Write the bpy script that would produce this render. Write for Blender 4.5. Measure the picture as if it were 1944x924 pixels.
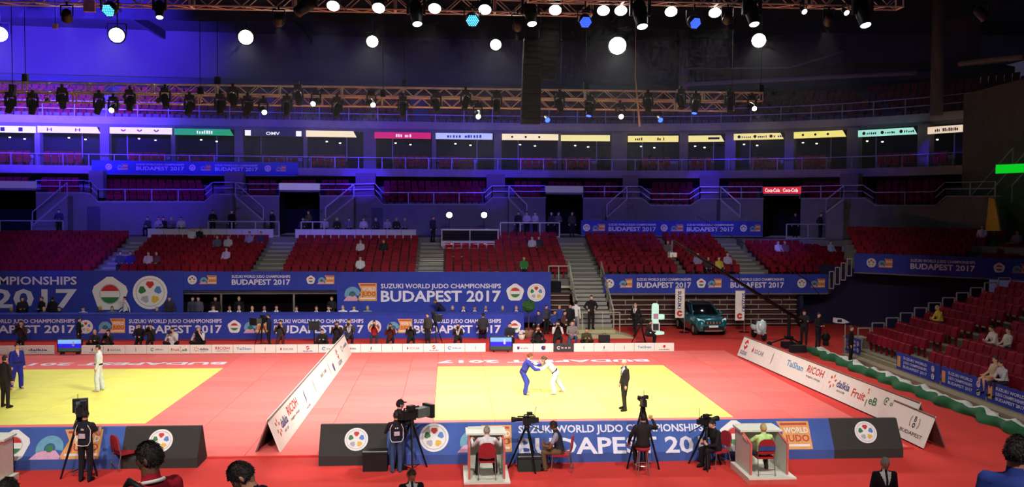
import bpy, math, random
import numpy as np
from mathutils import Vector, Matrix
R = random.Random(7)
sc = bpy.context.scene
COL = sc.collection
for _o in list(bpy.data.objects): bpy.data.objects.remove(_o)

# ---------------------------------------------------------------- camera (solved from the two 10 m contest areas)
FPX, YAW, PITCH, ROLL, EYE = 1718.5, .06887, .0392, .0051, 6.94
_fw = Vector((math.sin(YAW)*math.cos(PITCH), math.cos(YAW)*math.cos(PITCH), -math.sin(PITCH)))
_r0 = Vector((math.cos(YAW), -math.sin(YAW), 0)); _u0 = _r0.cross(_fw)
_rt = _r0*math.cos(ROLL) + _u0*math.sin(ROLL); _up = -_r0*math.sin(ROLL) + _u0*math.cos(ROLL)
CAMP = Vector((0, 0, EYE))
cd = bpy.data.cameras.new('camera'); cam = bpy.data.objects.new('camera', cd); COL.objects.link(cam)
cd.sensor_width = 36; cd.lens = 36*FPX/1944; cd.clip_end = 300; cd.clip_start = .1
cam.matrix_world = Matrix(((_rt.x, _up.x, -_fw.x, 0), (_rt.y, _up.y, -_fw.y, 0), (_rt.z, _up.z, -_fw.z, EYE), (0, 0, 0, 1)))
sc.camera = cam

# ---------------------------------------------------------------- world, exposure
w = bpy.data.worlds.new('hall_air'); sc.world = w; w.use_nodes = True
w.node_tree.nodes['Background'].inputs[0].default_value = (.25, .22, .46, 1)
w.node_tree.nodes['Background'].inputs[1].default_value = .10
sc.view_settings.view_transform = 'Standard'; sc.view_settings.look = 'None'
sc.view_settings.exposure = 0; sc.view_settings.gamma = 1; sc.view_settings.use_curve_mapping = False
sc.cycles.use_adaptive_sampling = True; sc.cycles.adaptive_threshold = .05; sc.cycles.adaptive_min_samples = 10
sc.cycles.max_bounces = 4; sc.cycles.diffuse_bounces = 2; sc.cycles.glossy_bounces = 2
sc.cycles.transparent_max_bounces = 6; sc.cycles.sample_clamp_indirect = 3; sc.cycles.caustics_reflective = False
sc.cycles.light_sampling_threshold = .03; sc.cycles.volume_bounces = 0; sc.cycles.volume_max_steps = 64; sc.cycles.volume_step_rate = 4

def spot(name, pos, aim, power, color=(1, .95, .86), angle=60, blend=.6, radius=.15, parent=None):
    l = bpy.data.lights.new(name, 'SPOT'); l.energy = power; l.color = color
    l.spot_size = math.radians(angle); l.spot_blend = blend; l.shadow_soft_size = radius
    o = bpy.data.objects.new(name, l); COL.objects.link(o)
    d = (Vector(aim)-Vector(pos)).normalized()
    q = d.to_track_quat('-Z', 'Y')
    if parent is not None:
        o.parent = parent
        o.matrix_local = Matrix.Translation(Vector(pos)-parent.location) @ q.to_matrix().to_4x4()
    else:
        o.location = pos; o.rotation_mode = 'QUATERNION'; o.rotation_quaternion = q
    return o

# ---------------------------------------------------------------- where a picture point lies in the hall
def ray(x, y): return _fw + _rt*((x-972)/FPX) - _up*((y-462)/FPX)
def G(x, y, z=0.):
    d = ray(x, y); return CAMP + d*((z-EYE)/d.z)
def PY(x, y, Y):
    d = ray(x, y); return CAMP + d*(Y/d.y)
def PX(x, y, X):
    d = ray(x, y); return CAMP + d*(X/d.x)
FL = -.05     # floor level (contest mats are 5 cm thick, their top is z = 0)

# ---------------------------------------------------------------- materials
MATS = {}
def lin(c):
    return tuple(((v/255.)/12.92 if v <= 10.3 else (((v/255.)+.055)/1.055)**2.4) for v in c)
def mat(name, rgb, rough=.6, metal=0., noise=.10, scale=8., emit=0., spec=.4, bump=0., coat=0.):
    """procedural material: rgb in display values, colour broken up by noise"""
    if name in MATS: return MATS[name]
    m = bpy.data.materials.new(name); m.use_nodes = True; nt = m.node_tree
    b = nt.nodes['Principled BSDF']; c = lin(rgb)
    b.inputs['Roughness'].default_value = rough; b.inputs['Metallic'].default_value = metal
    b.inputs['Specular IOR Level'].default_value = spec
    if coat: b.inputs['Coat Weight'].default_value = coat
    tc = nt.nodes.new('ShaderNodeTexCoord'); n = nt.nodes.new('ShaderNodeTexNoise')
    n.inputs['Scale'].default_value = scale; n.inputs['Detail'].default_value = 3
    nt.links.new(tc.outputs['Object'], n.inputs['Vector'])
    rp = nt.nodes.new('ShaderNodeValToRGB')
    rp.color_ramp.elements[0].position = .3; rp.color_ramp.elements[1].position = .7
    rp.color_ramp.elements[0].color = (*[v*(1-noise) for v in c], 1)
    rp.color_ramp.elements[1].color = (*[min(1, v*(1+noise)) for v in c], 1)
    nt.links.new(n.outputs['Fac'], rp.inputs['Fac'])
    if emit:
        nt.links.new(rp.outputs['Color'], b.inputs['Emission Color']); b.inputs['Emission Strength'].default_value = emit
        b.inputs['Base Color'].default_value = (*[v*.3 for v in c], 1)
    else:
        nt.links.new(rp.outputs['Color'], b.inputs['Base Color'])
    if bump:
        bp = nt.nodes.new('ShaderNodeBump'); bp.inputs['Strength'].default_value = bump; bp.inputs['Distance'].default_value = .02
        nt.links.new(n.outputs['Fac'], bp.inputs['Height']); nt.links.new(bp.outputs['Normal'], b.inputs['Normal'])
    MATS[name] = m
    return m

# ---------------------------------------------------------------- meshes
class MB:
    """collects shapes; mesh() makes one mesh. self.m is the current material slot"""
    def __init__(s): s.v = []; s.f = []; s.mi = []; s.m = 0
    def add(s, vs, fs):
        o = len(s.v); s.v += [tuple(p) for p in vs]; s.f += [tuple(i+o for i in q) for q in fs]; s.mi += [s.m]*len(fs); return s
    def box(s, x0, x1, y0, y1, z0, z1):
        return s.add([(x0,y0,z0),(x1,y0,z0),(x1,y1,z0),(x0,y1,z0),(x0,y0,z1),(x1,y0,z1),(x1,y1,z1),(x0,y1,z1)],
                     [(0,3,2,1),(4,5,6,7),(0,1,5,4),(1,2,6,5),(2,3,7,6),(3,0,4,7)])
    def obox(s, o, a, b, c):
        """box at corner o with edge vectors a, b, c"""
        o, a, b, c = Vector(o), Vector(a), Vector(b), Vector(c)
        return s.add([o,o+a,o+a+b,o+b,o+c,o+a+c,o+a+b+c,o+b+c], [(0,3,2,1),(4,5,6,7),(0,1,5,4),(1,2,6,5),(2,3,7,6),(3,0,4,7)])
    def bar(s, p, q, w=.05, h=None, up=(0,0,1)):
        p, q = Vector(p), Vector(q); h = h or w; d = (q-p).normalized(); u = Vector(up)
        if abs(d.dot(u)) > .98: u = Vector((1,0,0))
        a = d.cross(u).normalized(); b = a.cross(d)
        return s.obox(p-a*w/2-b*h/2, a*w, b*h, q-p)
    def tube(s, pts, r, n=6, cap=True, flat=None):
        pts = [Vector(p) for p in pts]; k = len(pts); rs = r if isinstance(r, (list, tuple)) else [r]*k
        vs = []; fs = []; a = None
        for i, p in enumerate(pts):
            d = (pts[min(i+1, k-1)]-pts[max(i-1, 0)]).normalized()
            if a is None:
                ref = Vector((1,0,0)) if abs(d.x) < .9 else Vector((0,1,0))
            else: ref = a
            b = d.cross(ref).normalized(); a = b.cross(d)
            ra = rs[i] if not isinstance(rs[i], tuple) else rs[i][0]; rb = rs[i] if not isinstance(rs[i], tuple) else rs[i][1]
            for j in range(n):
                t = 2*math.pi*j/n; vs.append(p + a*ra*math.cos(t) + b*rb*math.sin(t))
        for i in range(k-1):
            for j in range(n):
                fs.append((i*n+j, i*n+(j+1)%n, (i+1)*n+(j+1)%n, (i+1)*n+j))
        if cap:
            fs.append(tuple(range(n-1, -1, -1))); fs.append(tuple((k-1)*n+j for j in range(n)))
        return s.add(vs, fs)
    def prism(s, poly, ext):
        """polygon of 3D points extruded by vector ext"""
        p = [Vector(q) for q in poly]; e = Vector(ext); n = len(p)
        return s.add(p+[q+e for q in p], [tuple(range(n-1,-1,-1)), tuple(range(n, 2*n))]+[(i,(i+1)%n,(i+1)%n+n,i+n) for i in range(n)])
    def poly(s, pts): return s.add(pts, [tuple(range(len(pts)))])
    def lathe(s, prof, c=(0,0,0), n=16, ax=None):
        c = Vector(c); vs = []; fs = []; k = len(prof)
        q = Vector(ax).normalized().to_track_quat('Z','Y').to_matrix() if ax is not None else Matrix.Identity(3)
        for r, z in prof:
            for j in range(n):
                t = 2*math.pi*j/n; vs.append(c + q @ Vector((r*math.cos(t), r*math.sin(t), z)))
        for i in range(k-1):
            for j in range(n): fs.append((i*n+j, i*n+(j+1)%n, (i+1)*n+(j+1)%n, (i+1)*n+j))
        fs.append(tuple(range(n-1,-1,-1))); fs.append(tuple((k-1)*n+j for j in range(n)))
        return s.add(vs, fs)
    def ball(s, c, rx, ry=None, rz=None, n=10, m=6, rot=None):
        c = Vector(c); ry = ry or rx; rz = rz or rx; vs = [Vector((0,0,-rz))]; fs = []
        for i in range(1, m):
            t = -math.pi/2 + math.pi*i/m
            for j in range(n):
                a = 2*math.pi*j/n; vs.append(Vector((rx*math.cos(t)*math.cos(a), ry*math.cos(t)*math.sin(a), rz*math.sin(t))))
        vs.append(Vector((0,0,rz))); L = len(vs)-1
        for j in range(n):
            fs.append((0, 1+(j+1)%n, 1+j)); fs.append((L, L-n+j, L-n+(j+1)%n))
        for i in range(m-2):
            for j in range(n):
                a = 1+i*n+j; b = 1+i*n+(j+1)%n; fs.append((a, b, b+n, a+n))
        if rot is not None: vs = [rot @ v for v in vs]
        return s.add([c+v for v in vs], fs)
    def disc(s, c, u, v, r, n=24, a0=0, a1=2*math.pi):
        c, u, v = Vector(c), Vector(u), Vector(v); full = abs(a1-a0) > 6.28
        k = n if full else n+1
        return s.add([c+(u*math.cos(a0+(a1-a0)*i/n)+v*math.sin(a0+(a1-a0)*i/n))*r for i in range(k)], [tuple(range(k))])
    def ring(s, c, u, v, r0, r1, n=24, a0=0, a1=2*math.pi):
        c, u, v = Vector(c), Vector(u), Vector(v); vs = []; fs = []
        for i in range(n+1):
            t = a0+(a1-a0)*i/n; d = u*math.cos(t)+v*math.sin(t); vs += [c+d*r0, c+d*r1]
        for i in range(n): fs.append((2*i, 2*i+1, 2*i+3, 2*i+2))
        return s.add(vs, fs)
    def text(s, string, o, u, v, height, width=None, bold=.02, align='L'):
        """lettering in the plane u, v; o = lower left corner (or lower middle / right), height = capital height"""
        vs, fs, (w0, w1) = glyphs(string, bold); o, u, v = Vector(o), Vector(u), Vector(v)
        sy = height/.72; sx = (width/(w1-w0)) if width else sy; W = (w1-w0)*sx
        off = {'L': 0, 'C': -W/2, 'R': -W}[align]
        return s.add([o+u*((x-w0)*sx+off)+v*(y*sy) for x, y in vs], fs)
    def mesh(s, name, mats, smooth=False):
        me = bpy.data.meshes.new(name); me.from_pydata(s.v, [], s.f)
        for m in (mats if isinstance(mats, (list, tuple)) else [mats]): me.materials.append(m)
        if any(s.mi): me.polygons.foreach_set('material_index', s.mi)
        if smooth: me.polygons.foreach_set('use_smooth', [True]*len(s.f))
        me.update(); return me
_GL = {}
def glyphs(string, bold):
    k = (string, bold)
    if k not in _GL:
        c = bpy.data.curves.new('lettering', 'FONT'); c.body = string; c.offset = bold; c.resolution_u = 2; c.fill_mode = 'FRONT'
        o = bpy.data.objects.new('lettering', c); COL.objects.link(o); bpy.context.view_layer.update()
        me = bpy.data.meshes.new_from_object(o)
        vs = [(v.co.x, v.co.y) for v in me.vertices]; fs = [tuple(p.vertices) for p in me.polygons]
        bpy.data.objects.remove(o); bpy.data.curves.remove(c); bpy.data.meshes.remove(me)
        xs = [a for a, _ in vs]; _GL[k] = (vs, fs, (min(xs), max(xs)))
    return _GL[k]

# ---------------------------------------------------------------- objects
def tag(o, label=None, cat=None, group=None, kind=None):
    if label: o['label'] = label
    if cat: o['category'] = cat
    if group: o['group'] = group
    if kind: o['kind'] = kind
    return o
def link(name, me, parent=None, loc=(0,0,0), rz=0.):
    o = bpy.data.objects.new(name, me); COL.objects.link(o); o.location = loc
    if rz: o.rotation_euler = (0, 0, rz)
    if parent is not None: o.parent = parent
    return o
def obj(name, mb, mats, parent=None, smooth=False, loc=(0,0,0), rz=0.):
    return link(name, mb.mesh(name, mats, smooth), parent, loc, rz)
def thing(name, label, cat, loc=(0,0,0), rz=0., group=None):
    o = bpy.data.objects.new(name, None); COL.objects.link(o); o.location = loc; o.rotation_euler = (0, 0, rz)
    o.empty_display_size = .1
    return tag(o, label, cat, group)
def struct(name, mb, mats, parent=None, smooth=False):
    o = obj(name, mb, mats, parent, smooth)
    if parent is None: o['kind'] = 'structure'
    return o
def copy_tree(o, parent=None):
    c = o.copy(); COL.objects.link(c); c.parent = parent
    for ch in o.children: copy_tree(ch, c)
    return c
ORD = 'first second third fourth fifth sixth seventh eighth ninth tenth eleventh twelfth thirteenth fourteenth fifteenth sixteenth seventeenth eighteenth nineteenth twentieth'.split()
ORD += ['twenty-'+o for o in ORD[:9]]+['thirtieth', 'thirty-first']
UX, UY, UZ = Vector((1,0,0)), Vector((0,1,0)), Vector((0,0,1))
# ================================================================ SETTING
M_carpet = mat('red_carpet', (216, 66, 60), .9, noise=.10, scale=.5, spec=.1)
M_conc = mat('grey_concrete', (112, 110, 106), .85, noise=.08, scale=1.5)
M_conc2 = mat('pale_stair_concrete', (150, 148, 142), .85, noise=.08, scale=2)
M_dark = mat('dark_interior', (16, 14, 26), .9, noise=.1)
M_ceil = mat('dark_ceiling', (44, 42, 58), .95, noise=.25, scale=.15)
M_upwall = mat('upper_wall_paint', (70, 62, 70), .9, noise=.10, scale=.3)
M_rail = mat('painted_rail', (170, 166, 176), .45, metal=.3, noise=.05)
M_railg = mat('galvanised_rail', (172, 168, 150), .45, metal=.4, noise=.08)
M_seat = [mat('red_seat_plastic_%d' % i, c, .6, noise=.08, scale=20, spec=.12) for i, c in enumerate(((132, 17, 38), (140, 19, 40), (122, 15, 35)))]
M_black = mat('black_matt', (22, 21, 24), .6, noise=.15)
M_blackm = mat('black_metal', (28, 28, 32), .4, metal=.5, noise=.1)
M_alu = mat('aluminium', (196, 190, 180), .3, metal=.85, noise=.06)
M_white = mat('white_print', (236, 232, 222), .6, noise=.03)
M_text = mat('pale_lettering', (224, 222, 238), .6, noise=.02)

# ---- floor and contest mats
mb = MB().box(-62, 40, -4, 76, FL-.3, FL)
floor = struct('floor', mb, M_carpet)
M_red = [mat('red_tatami_%d' % i, c, .75, noise=.035, scale=1.2, spec=.2) for i, c in enumerate(((232, 104, 98), (234, 108, 102), (229, 100, 95), (233, 106, 99)))]
M_yel = [mat('yellow_tatami_%d' % i, c, .75, noise=.035, scale=1.2, spec=.2) for i, c in enumerate(((232, 226, 106), (229, 223, 108), (235, 229, 102), (230, 224, 104)))]
fm = struct('floor_mats', MB().box(-21.9, 13.6, 25.4, 43.35, FL, -.012), M_carpet)
def tile_mesh(wx, wy, m):
    b = MB(); g = .006; c = .006
    x0, x1, y0, y1 = -wx/2+g, wx/2-g, -wy/2+g, wy/2-g
    vs = [(x0,y0,-.02),(x1,y0,-.02),(x1,y1,-.02),(x0,y1,-.02),(x0,y0,-c),(x1,y0,-c),(x1,y1,-c),(x0,y1,-c),
          (x0+c,y0+c,0),(x1-c,y0+c,0),(x1-c,y1-c,0),(x0+c,y1-c,0)]
    b.add(vs, [(i,(i+1)%4,(i+1)%4+4,i+4) for i in range(4)]+[(i+4,(i+1)%4+4,(i+1)%4+8,i+8) for i in range(4)]+[(8,9,10,11)])
    return b.mesh('mat_tile', m)
XC = [(-21.7, 2)]+[(-19.7+2*i, 2) for i in range(5)]+[(-9.7+2*i, 2) for i in range(4)]+[(-1.7, 1.19)]+[(-.51+2*i, 2) for i in range(5)]+[(9.49+2*i, 2) for i in range(2)]
tm = {}
for x, wx in XC:
    for j in range(18):
        y = 25.45+j+(.05 if j == 0 else 0)
        yc = 25.95+j
        yel = 29.5 <= yc <= 39.5 and (-19.8 < x < -9.75 or -.6 < x < 9.4)
        k = R.randrange(4)
        key = (wx, yel, k)
        if key not in tm: tm[key] = tile_mesh(wx, 1, (M_yel if yel else M_red)[k])
        link('yellow_mat_tile' if yel else 'red_mat_tile', tm[key], fm, (x+wx/2, yc, R.uniform(-.0012, .0012)))
# words woven on the mats, reading from the far side
for x0, x1, y in ((-.55, 9.1, 40.35), (-19.2, -9.9, 40.35)):
    obj('mat_lettering', MB().text('BUDAPEST 2017', (x1, y+.62, .006), -UX, -UY, .62, x1-x0, .03), M_text, fm)

# ---- ring paths (front edge of the lower slab), left to right
def cat_rom(p, n=6):
    o = []
    for i in range(len(p)-1):
        a, b, c, d = (Vector(p[max(0, min(len(p)-1, i+k))]) for k in (-1, 0, 1, 2))
        for j in range(n):
            t = j/n; o.append(.5*((2*b)+(c-a)*t+(2*a-5*b+4*c-d)*t*t+(3*b-a-3*c+d)*t**3))
    o.append(Vector(p[-1])); return o
RING = cat_rom([(-62,62.5),(-46,65),(-31.6,66.5),(-12.2,68),(0,68.5),(10,68.3),(17.6,67.2),(24,64.9),(29.5,60.5),(33,55),(34.5,48)])
def offset(path, d):
    o = []
    for i, p in enumerate(path):
        t = (path[min(i+1, len(path)-1)]-path[max(i-1, 0)]).normalized(); o.append(p+Vector((-t.y, t.x))*d)
    return o
def lens(path):
    L = [0.]
    for i in range(1, len(path)): L.append(L[-1]+(path[i]-path[i-1]).length)
    return L
def at(path, s):
    L = lens(path); s = max(0., min(L[-1], s))
    for i in range(1, len(path)):
        if s <= L[i]+1e-9:
            t = (s-L[i-1])/(L[i]-L[i-1]); return path[i-1].lerp(path[i], t), (path[i]-path[i-1]).normalized()
def s_px(path, x, y=393):
    """arc length where the sight line of picture column x meets the path"""
    d = ray(x, y); n = Vector((d.y, -d.x)); L = lens(path)
    for i in range(1, len(path)):
        a, b = path[i-1].dot(n), path[i].dot(n)
        if a <= 0 <= b or b <= 0 <= a:
            t = a/(a-b) if a != b else 0; return L[i-1]+t*(L[i]-L[i-1])
    return 0. if x < 800 else L[-1]
def z_px(path, x, y):
    p, _ = at(path, s_px(path, x, y)); d = ray(x, y); return EYE+d.z*p.length/Vector((d.x, d.y)).length
def strip(mb, path, s0, s1, prof, zlo, thick, step=1.2):
    """wall along path from s0 to s1; prof = top height or [(s, z)...]; zlo bottom; thick outward"""
    f = (lambda s: prof) if not isinstance(prof, list) else (lambda s: float(np.interp(s, [a for a, _ in prof], [b for _, b in prof])))
    g = (lambda s: zlo) if not isinstance(zlo, list) else (lambda s: float(np.interp(s, [a for a, _ in zlo], [b for _, b in zlo])))
    n = max(1, int((s1-s0)/step)); S = [s0+(s1-s0)*i/n for i in range(n+1)]
    if isinstance(prof, list): S = sorted(set(S+[a for a, _ in prof if s0 < a < s1]))
    vs = []; fs = []
    for s in S:
        p, t = at(path, s); q = p+Vector((-t.y, t.x))*thick
        vs += [(p.x,p.y,g(s)),(p.x,p.y,f(s)),(q.x,q.y,f(s)),(q.x,q.y,g(s))]
    for i in range(len(S)-1):
        for j in range(4): fs.append((4*i+j, 4*i+(j+1)%4, 4*i+4+(j+1)%4, 4*i+4+j))
    fs += [(0,3,2,1), tuple(4*(len(S)-1)+j for j in range(4))]
    mb.add(vs, fs)
def railing(path, s0, s1, z, h=.95, gap=1.6, mids=(), r=.028):
    """one rail run following the path; z may be list of (s, z)"""
    f = (lambda s: z) if not isinstance(z, list) else (lambda s: float(np.interp(s, [a for a, _ in z], [b for _, b in z])))
    n = max(1, round((s1-s0)/gap)); b = MB()
    S = [s0+(s1-s0)*i/n for i in range(n+1)]
    if isinstance(z, list): S = sorted(set(S+[a for a, _ in z if s0 < a < s1]))
    P = [(at(path, s)[0], f(s)) for s in S]
    for p, zz in P: b.bar((p.x,p.y,zz), (p.x,p.y,zz+h), r*2.2)
    for hh in (h, *mids):
        for (p, a), (q, c) in zip(P, P[1:]): b.bar((p.x,p.y,a+hh), (q.x,q.y,c+hh), r*2)
    return b

WALL = offset(RING, -2.8); LT = lens(RING)[-1]
CON = 4.95
# ---- concourse behind the lower tier
mb = MB(); vs = []; fs = []
for i, p in enumerate(WALL):
    q = (p.x, 61.05) if p.x < 23 else None
    if q is None:
        q = (min(p.x-1.5, 32.), min(61.05, p.y-2.))
    vs += [(p.x,p.y+.3,CON), (q[0],q[1],CON), (p.x,p.y+.3,CON-.4), (q[0],q[1],CON-.4)]
for i in range(len(WALL)-1):
    a = 4*i; fs += [(a,a+1,a+5,a+4),(a+1,a+3,a+7,a+5),(a+2,a+6,a+7,a+3)]
mb.add(vs, fs); struct('floor_concourse', mb, M_conc)

# ---- grey wall with dips for the club boxes, cut by four passage openings
VOM = ((-60, 68, 355), (530, 607, 352), (1036, 1107, 356), (1449, 1520, 357))
SEG = [[(68,367),(158,367),(172,369),(186,384),(388,384),(404,370),(445,370),(470,373),(530,373)],
       [(607,373),(668,373),(712,372),(727,389),(920,389),(935,376),(966,376),(1036,376)],
       [(1107,377),(1190,377),(1218,377),(1236,391),(1310,391),(1330,378),(1368,378),(1449,378)],
       [(1520,378),(1600,377),(1640,377),(1661,391),(1776,391),(1795,374),(1890,374)]]
wn = 0
for seg in SEG:
    prof = [(s_px(WALL, x, y), z_px(WALL, x, y)) for x, y in seg]
    b = MB(); strip(b, WALL, prof[0][0], prof[-1][0], prof, CON-.4, .3)
    wo = struct('wall_concourse' , b, M_conc)
    cap = MB(); strip(cap, offset(WALL, -.05), prof[0][0], prof[-1][0], [(s, z+.09) for s, z in prof], [(s, z) for s, z in prof], .4)
    obj('coping', cap, M_conc2, wo)
    # guard rails on the coping, each run its own part
    for (s0, z0), (s1, z1) in zip(prof, prof[1:]):
        if s1-s0 > .3: obj('guard_rail', railing(offset(WALL, .12), s0, s1, [(s0, z0+.05), (s1, z1+.05)], .85, 1.9, (.45,) if s1-s0 < 4 else ()), M_rail, wo)
# panel joints and small doors of the grey wall
for px0, px1, y0, y1 in ((705, 727, 401, 432), (165, 190, 396, 425)):
    a, t = at(WALL, s_px(WALL, px0)); c, t = at(WALL, s_px(WALL, px1))
    b = MB().obox((a.x, a.y-.03, CON), (c.x-a.x, c.y-a.y, 0), (0, .04, 0), (0, 0, 1.95)); struct('door_%d' % (1 if px0 < 300 else 2), b, mat('grey_door', (70, 68, 84), .6))
# passages
for i, (x0, x1, y) in enumerate(VOM):
    s0, s1 = s_px(WALL, x0, 400), s_px(WALL, x1, 400); zt = z_px(WALL, (x0+x1)/2, y+8)
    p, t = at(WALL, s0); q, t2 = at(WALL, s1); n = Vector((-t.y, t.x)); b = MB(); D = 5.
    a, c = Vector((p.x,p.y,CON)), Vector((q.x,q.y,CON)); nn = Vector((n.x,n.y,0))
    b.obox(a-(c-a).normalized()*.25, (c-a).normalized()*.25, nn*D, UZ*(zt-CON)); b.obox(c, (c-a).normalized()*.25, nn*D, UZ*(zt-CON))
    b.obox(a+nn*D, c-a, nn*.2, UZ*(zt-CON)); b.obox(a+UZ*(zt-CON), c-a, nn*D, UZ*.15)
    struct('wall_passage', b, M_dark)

# ---- club tier behind the wall: raked steps
b = MB()
for k in range(5):
    Pk = offset(WALL, 1.+.85*k)
    for xa, xb in ((68, 530), (607, 1036), (1107, 1449), (1520, 1890)): strip(b, Pk, s_px(Pk, xa), s_px(Pk, xb), 7.0+.38*k, 6.2 if k else 5.0, .85, 2.5)
    if k > 2:
        for xa, xb in ((-60, 68), (530, 607), (1036, 1107), (1449, 1520)): strip(b, Pk, s_px(Pk, xa), s_px(Pk, xb), 7.0+.38*k, 8.02, .85, 2.5)
# leave the passages' air free: rake starts above their heads
struct('floor_club_tier', b, M_conc)
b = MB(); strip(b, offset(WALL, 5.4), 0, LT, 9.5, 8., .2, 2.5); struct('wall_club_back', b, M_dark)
# columns standing on the wall's humps
for px0, px1 in ((165, 193), (425, 462), (676, 714), (927, 962), (1188, 1217), (1335, 1372), (1603, 1638)):
    s0, s1 = s_px(WALL, px0), s_px(WALL, px1); b = MB(); strip(b, offset(WALL, .6), s0, s1, 9.4, 7.5, .8)
    struct('column_club', b, M_conc)
# ---- lower slab (floor of the boxes) and upper slab (above the boxes)
b = MB(); strip(b, RING, 0, LT, 9.62, 9.3, 8., 1.5); slab1 = struct('slab_box_level', b, M_conc)
b = MB(); strip(b, offset(RING, -.08), 0, LT, 9.82, 9.25, .1, 1.2); obj('slab_edge', b, M_conc2, slab1)
obj('guard_rail', railing(offset(RING, .1), 0, LT, 9.8, .85, 1.75), M_rail, slab1)
UP = offset(RING, 1.7)
b = MB(); strip(b, UP, 0, LT, 13.25, 12.7, 14., 1.5); slab2 = struct('slab_upper_tier', b, M_conc)
b = MB(); strip(b, offset(UP, -.08), 0, LT, 13.5, 12.95, .1, 1.2); obj('slab_edge', b, M_conc2, slab2)
obj('guard_rail', railing(offset(UP, .1), 0, LT, 13.45, 1.15, 2.2, (.6,)), M_rail, slab2)
# ---- private boxes between the slabs
BACK = offset(RING, 4.6)
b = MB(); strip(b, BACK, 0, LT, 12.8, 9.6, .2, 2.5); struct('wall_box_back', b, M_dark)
PIL = ((66, 76), (190, 207), (325, 333), (445, 462), (576, 583), (690, 714), (820, 828), (938, 952), (1059, 1066), (1161, 1190), (1290, 1306), (1376, 1396), (1489, 1507), (1607, 1630), (1741, 1763), (1832, 1862))
for px0, px1 in PIL:
    P = offset(RING, 1.0); b = MB(); strip(b, P, s_px(P, px0, 300), s_px(P, px1, 300), 12.75, 9.6, .7); struct('column_box', b, M_conc)
M_frame = mat('box_window_frame', (150, 140, 170), .5, noise=.05)
FR = offset(RING, 3.2)
bays = list(zip([(-60, -55)]+list(PIL), PIL))
for i, ((_, l), (r, _)) in enumerate(bays):
    s0, s1 = s_px(FR, l+2, 300), s_px(FR, r-2, 300); k = .62 if i % 2 else .38
    sa, sb = (s0, s0+(s1-s0)*.72) if i % 2 else (s0+(s1-s0)*.28, s1)
    b = MB()
    strip(b, FR, sa, sb, 10.72, 10.45, .12); strip(b, FR, sa, sb, 12.5, 12.42, .1)
    for s in ((sb-.07,) if i % 2 else (sa,)): strip(b, FR, s, s+.06, 12.5, 10.5, .1)
    struct('window_%d' % (i+1), b, M_frame)
    b = MB(); strip(b, FR, sa, sb, 10.5, 9.6, .1); struct('wall_box_sill', b, M_conc)

# ---- upper tier: raked steps, rear wall, ceiling
b = MB()
for k in range(7): strip(b, offset(UP, 2.0+.8*k), 0, LT, 13.6+.42*k, 13.2, .8, 3.)
struct('floor_upper_tier', b, M_conc)
TOP = offset(RING, 11.)
b = MB(); strip(b, TOP, 0, LT, 22.4, 13.2, .4, 3.); struct('wall_back', b, M_upwall)
b = MB(); strip(b, offset(TOP, -2.2), 0, LT, 17.4, 16.9, 2.3, 3.); struct('beam_rear', b, M_ceil)
b = MB().box(-70, 56, -6, 90, 21.6, 22.); ceiling = struct('ceiling', b, M_ceil)
b = MB()
for y in (20, 32, 44, 56, 68): b.box(-66, 54, y, y+.35, 20.5, 21.6)
for x in (-48, -36, -24, -12, 0, 12, 24, 36): b.box(x, x+.25, 6, 84, 20.9, 21.6)
obj('roof_truss_beam', b, M_ceil, ceiling)
# big round ducts / columns under the roof
for px, y0, y1, Y, r in ((1298, 128, 170, 72, .45), (1778, 95, 205, 58, .4)):
    a = PY(px, y1, Y); c = PY(px, y0, Y)
    struct('column_upper', MB().tube([(a.x, Y, 13.2), (a.x, Y, 21.6)], r, 12), M_conc, smooth=True)
# long roof pipes crossing the dark upper right
for p0, p1, Y0, Y1, r in (((1300, 160), (1740, 138), 66, 60, .16), ((1822, 121), (1944, 108), 52, 48, .16), ((1300, 130), (1500, 128), 70, 66, .07), ((1500, 128), (1600, 98), 66, 64, .07)):
    struct('beam_pipe', MB().tube([PY(*p0, Y0), PY(*p1, Y1)], r, 8), M_conc)

# ---- right hand corner: tall wall closing the ring
e0, _ = at(RING, s_px(RING, 1850, 300))
b = MB()
b.prism([(e0.x-.8, e0.y, 4.9), (e0.x-.8, e0.y, 14.2), (e0.x+3.2, e0.y-9, 15.5), (e0.x+3.2, e0.y-9, 11.2), (e0.x+.6, e0.y-4.6, 8.2), (e0.x+.6, e0.y-4.6, 4.9)], (.5, .25, 0))
wr = struct('wall_right', b, mat('olive_concrete', (104, 104, 92), .9, noise=.1, scale=.6))
for k in range(3):
    o = Vector((e0.x-1.1+.55*k, e0.y-.9-1.5*k, 7.4+.5*k))
    obj('stair_rail', MB().bar(o, o+Vector((1.1, -3., 3.2)), .06).bar(o, o-UZ*1., .06).bar(o+Vector((1.1, -3., 3.2)), o+Vector((1.1, -3., 2.2)), .06), M_rail, wr)
b = MB(); a = PX(1871, 436, 30.3); c = PX(1893, 372, 30.3)
struct('wall_yellow', MB().prism([PX(1871, 438, 30.0), PX(1899, 438, 30.0), PX(1888, 378, 30.0), PX(1877, 375, 30.0)], (.15, .1, 0)), mat('yellow_panel', (206, 176, 50), .6))

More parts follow.
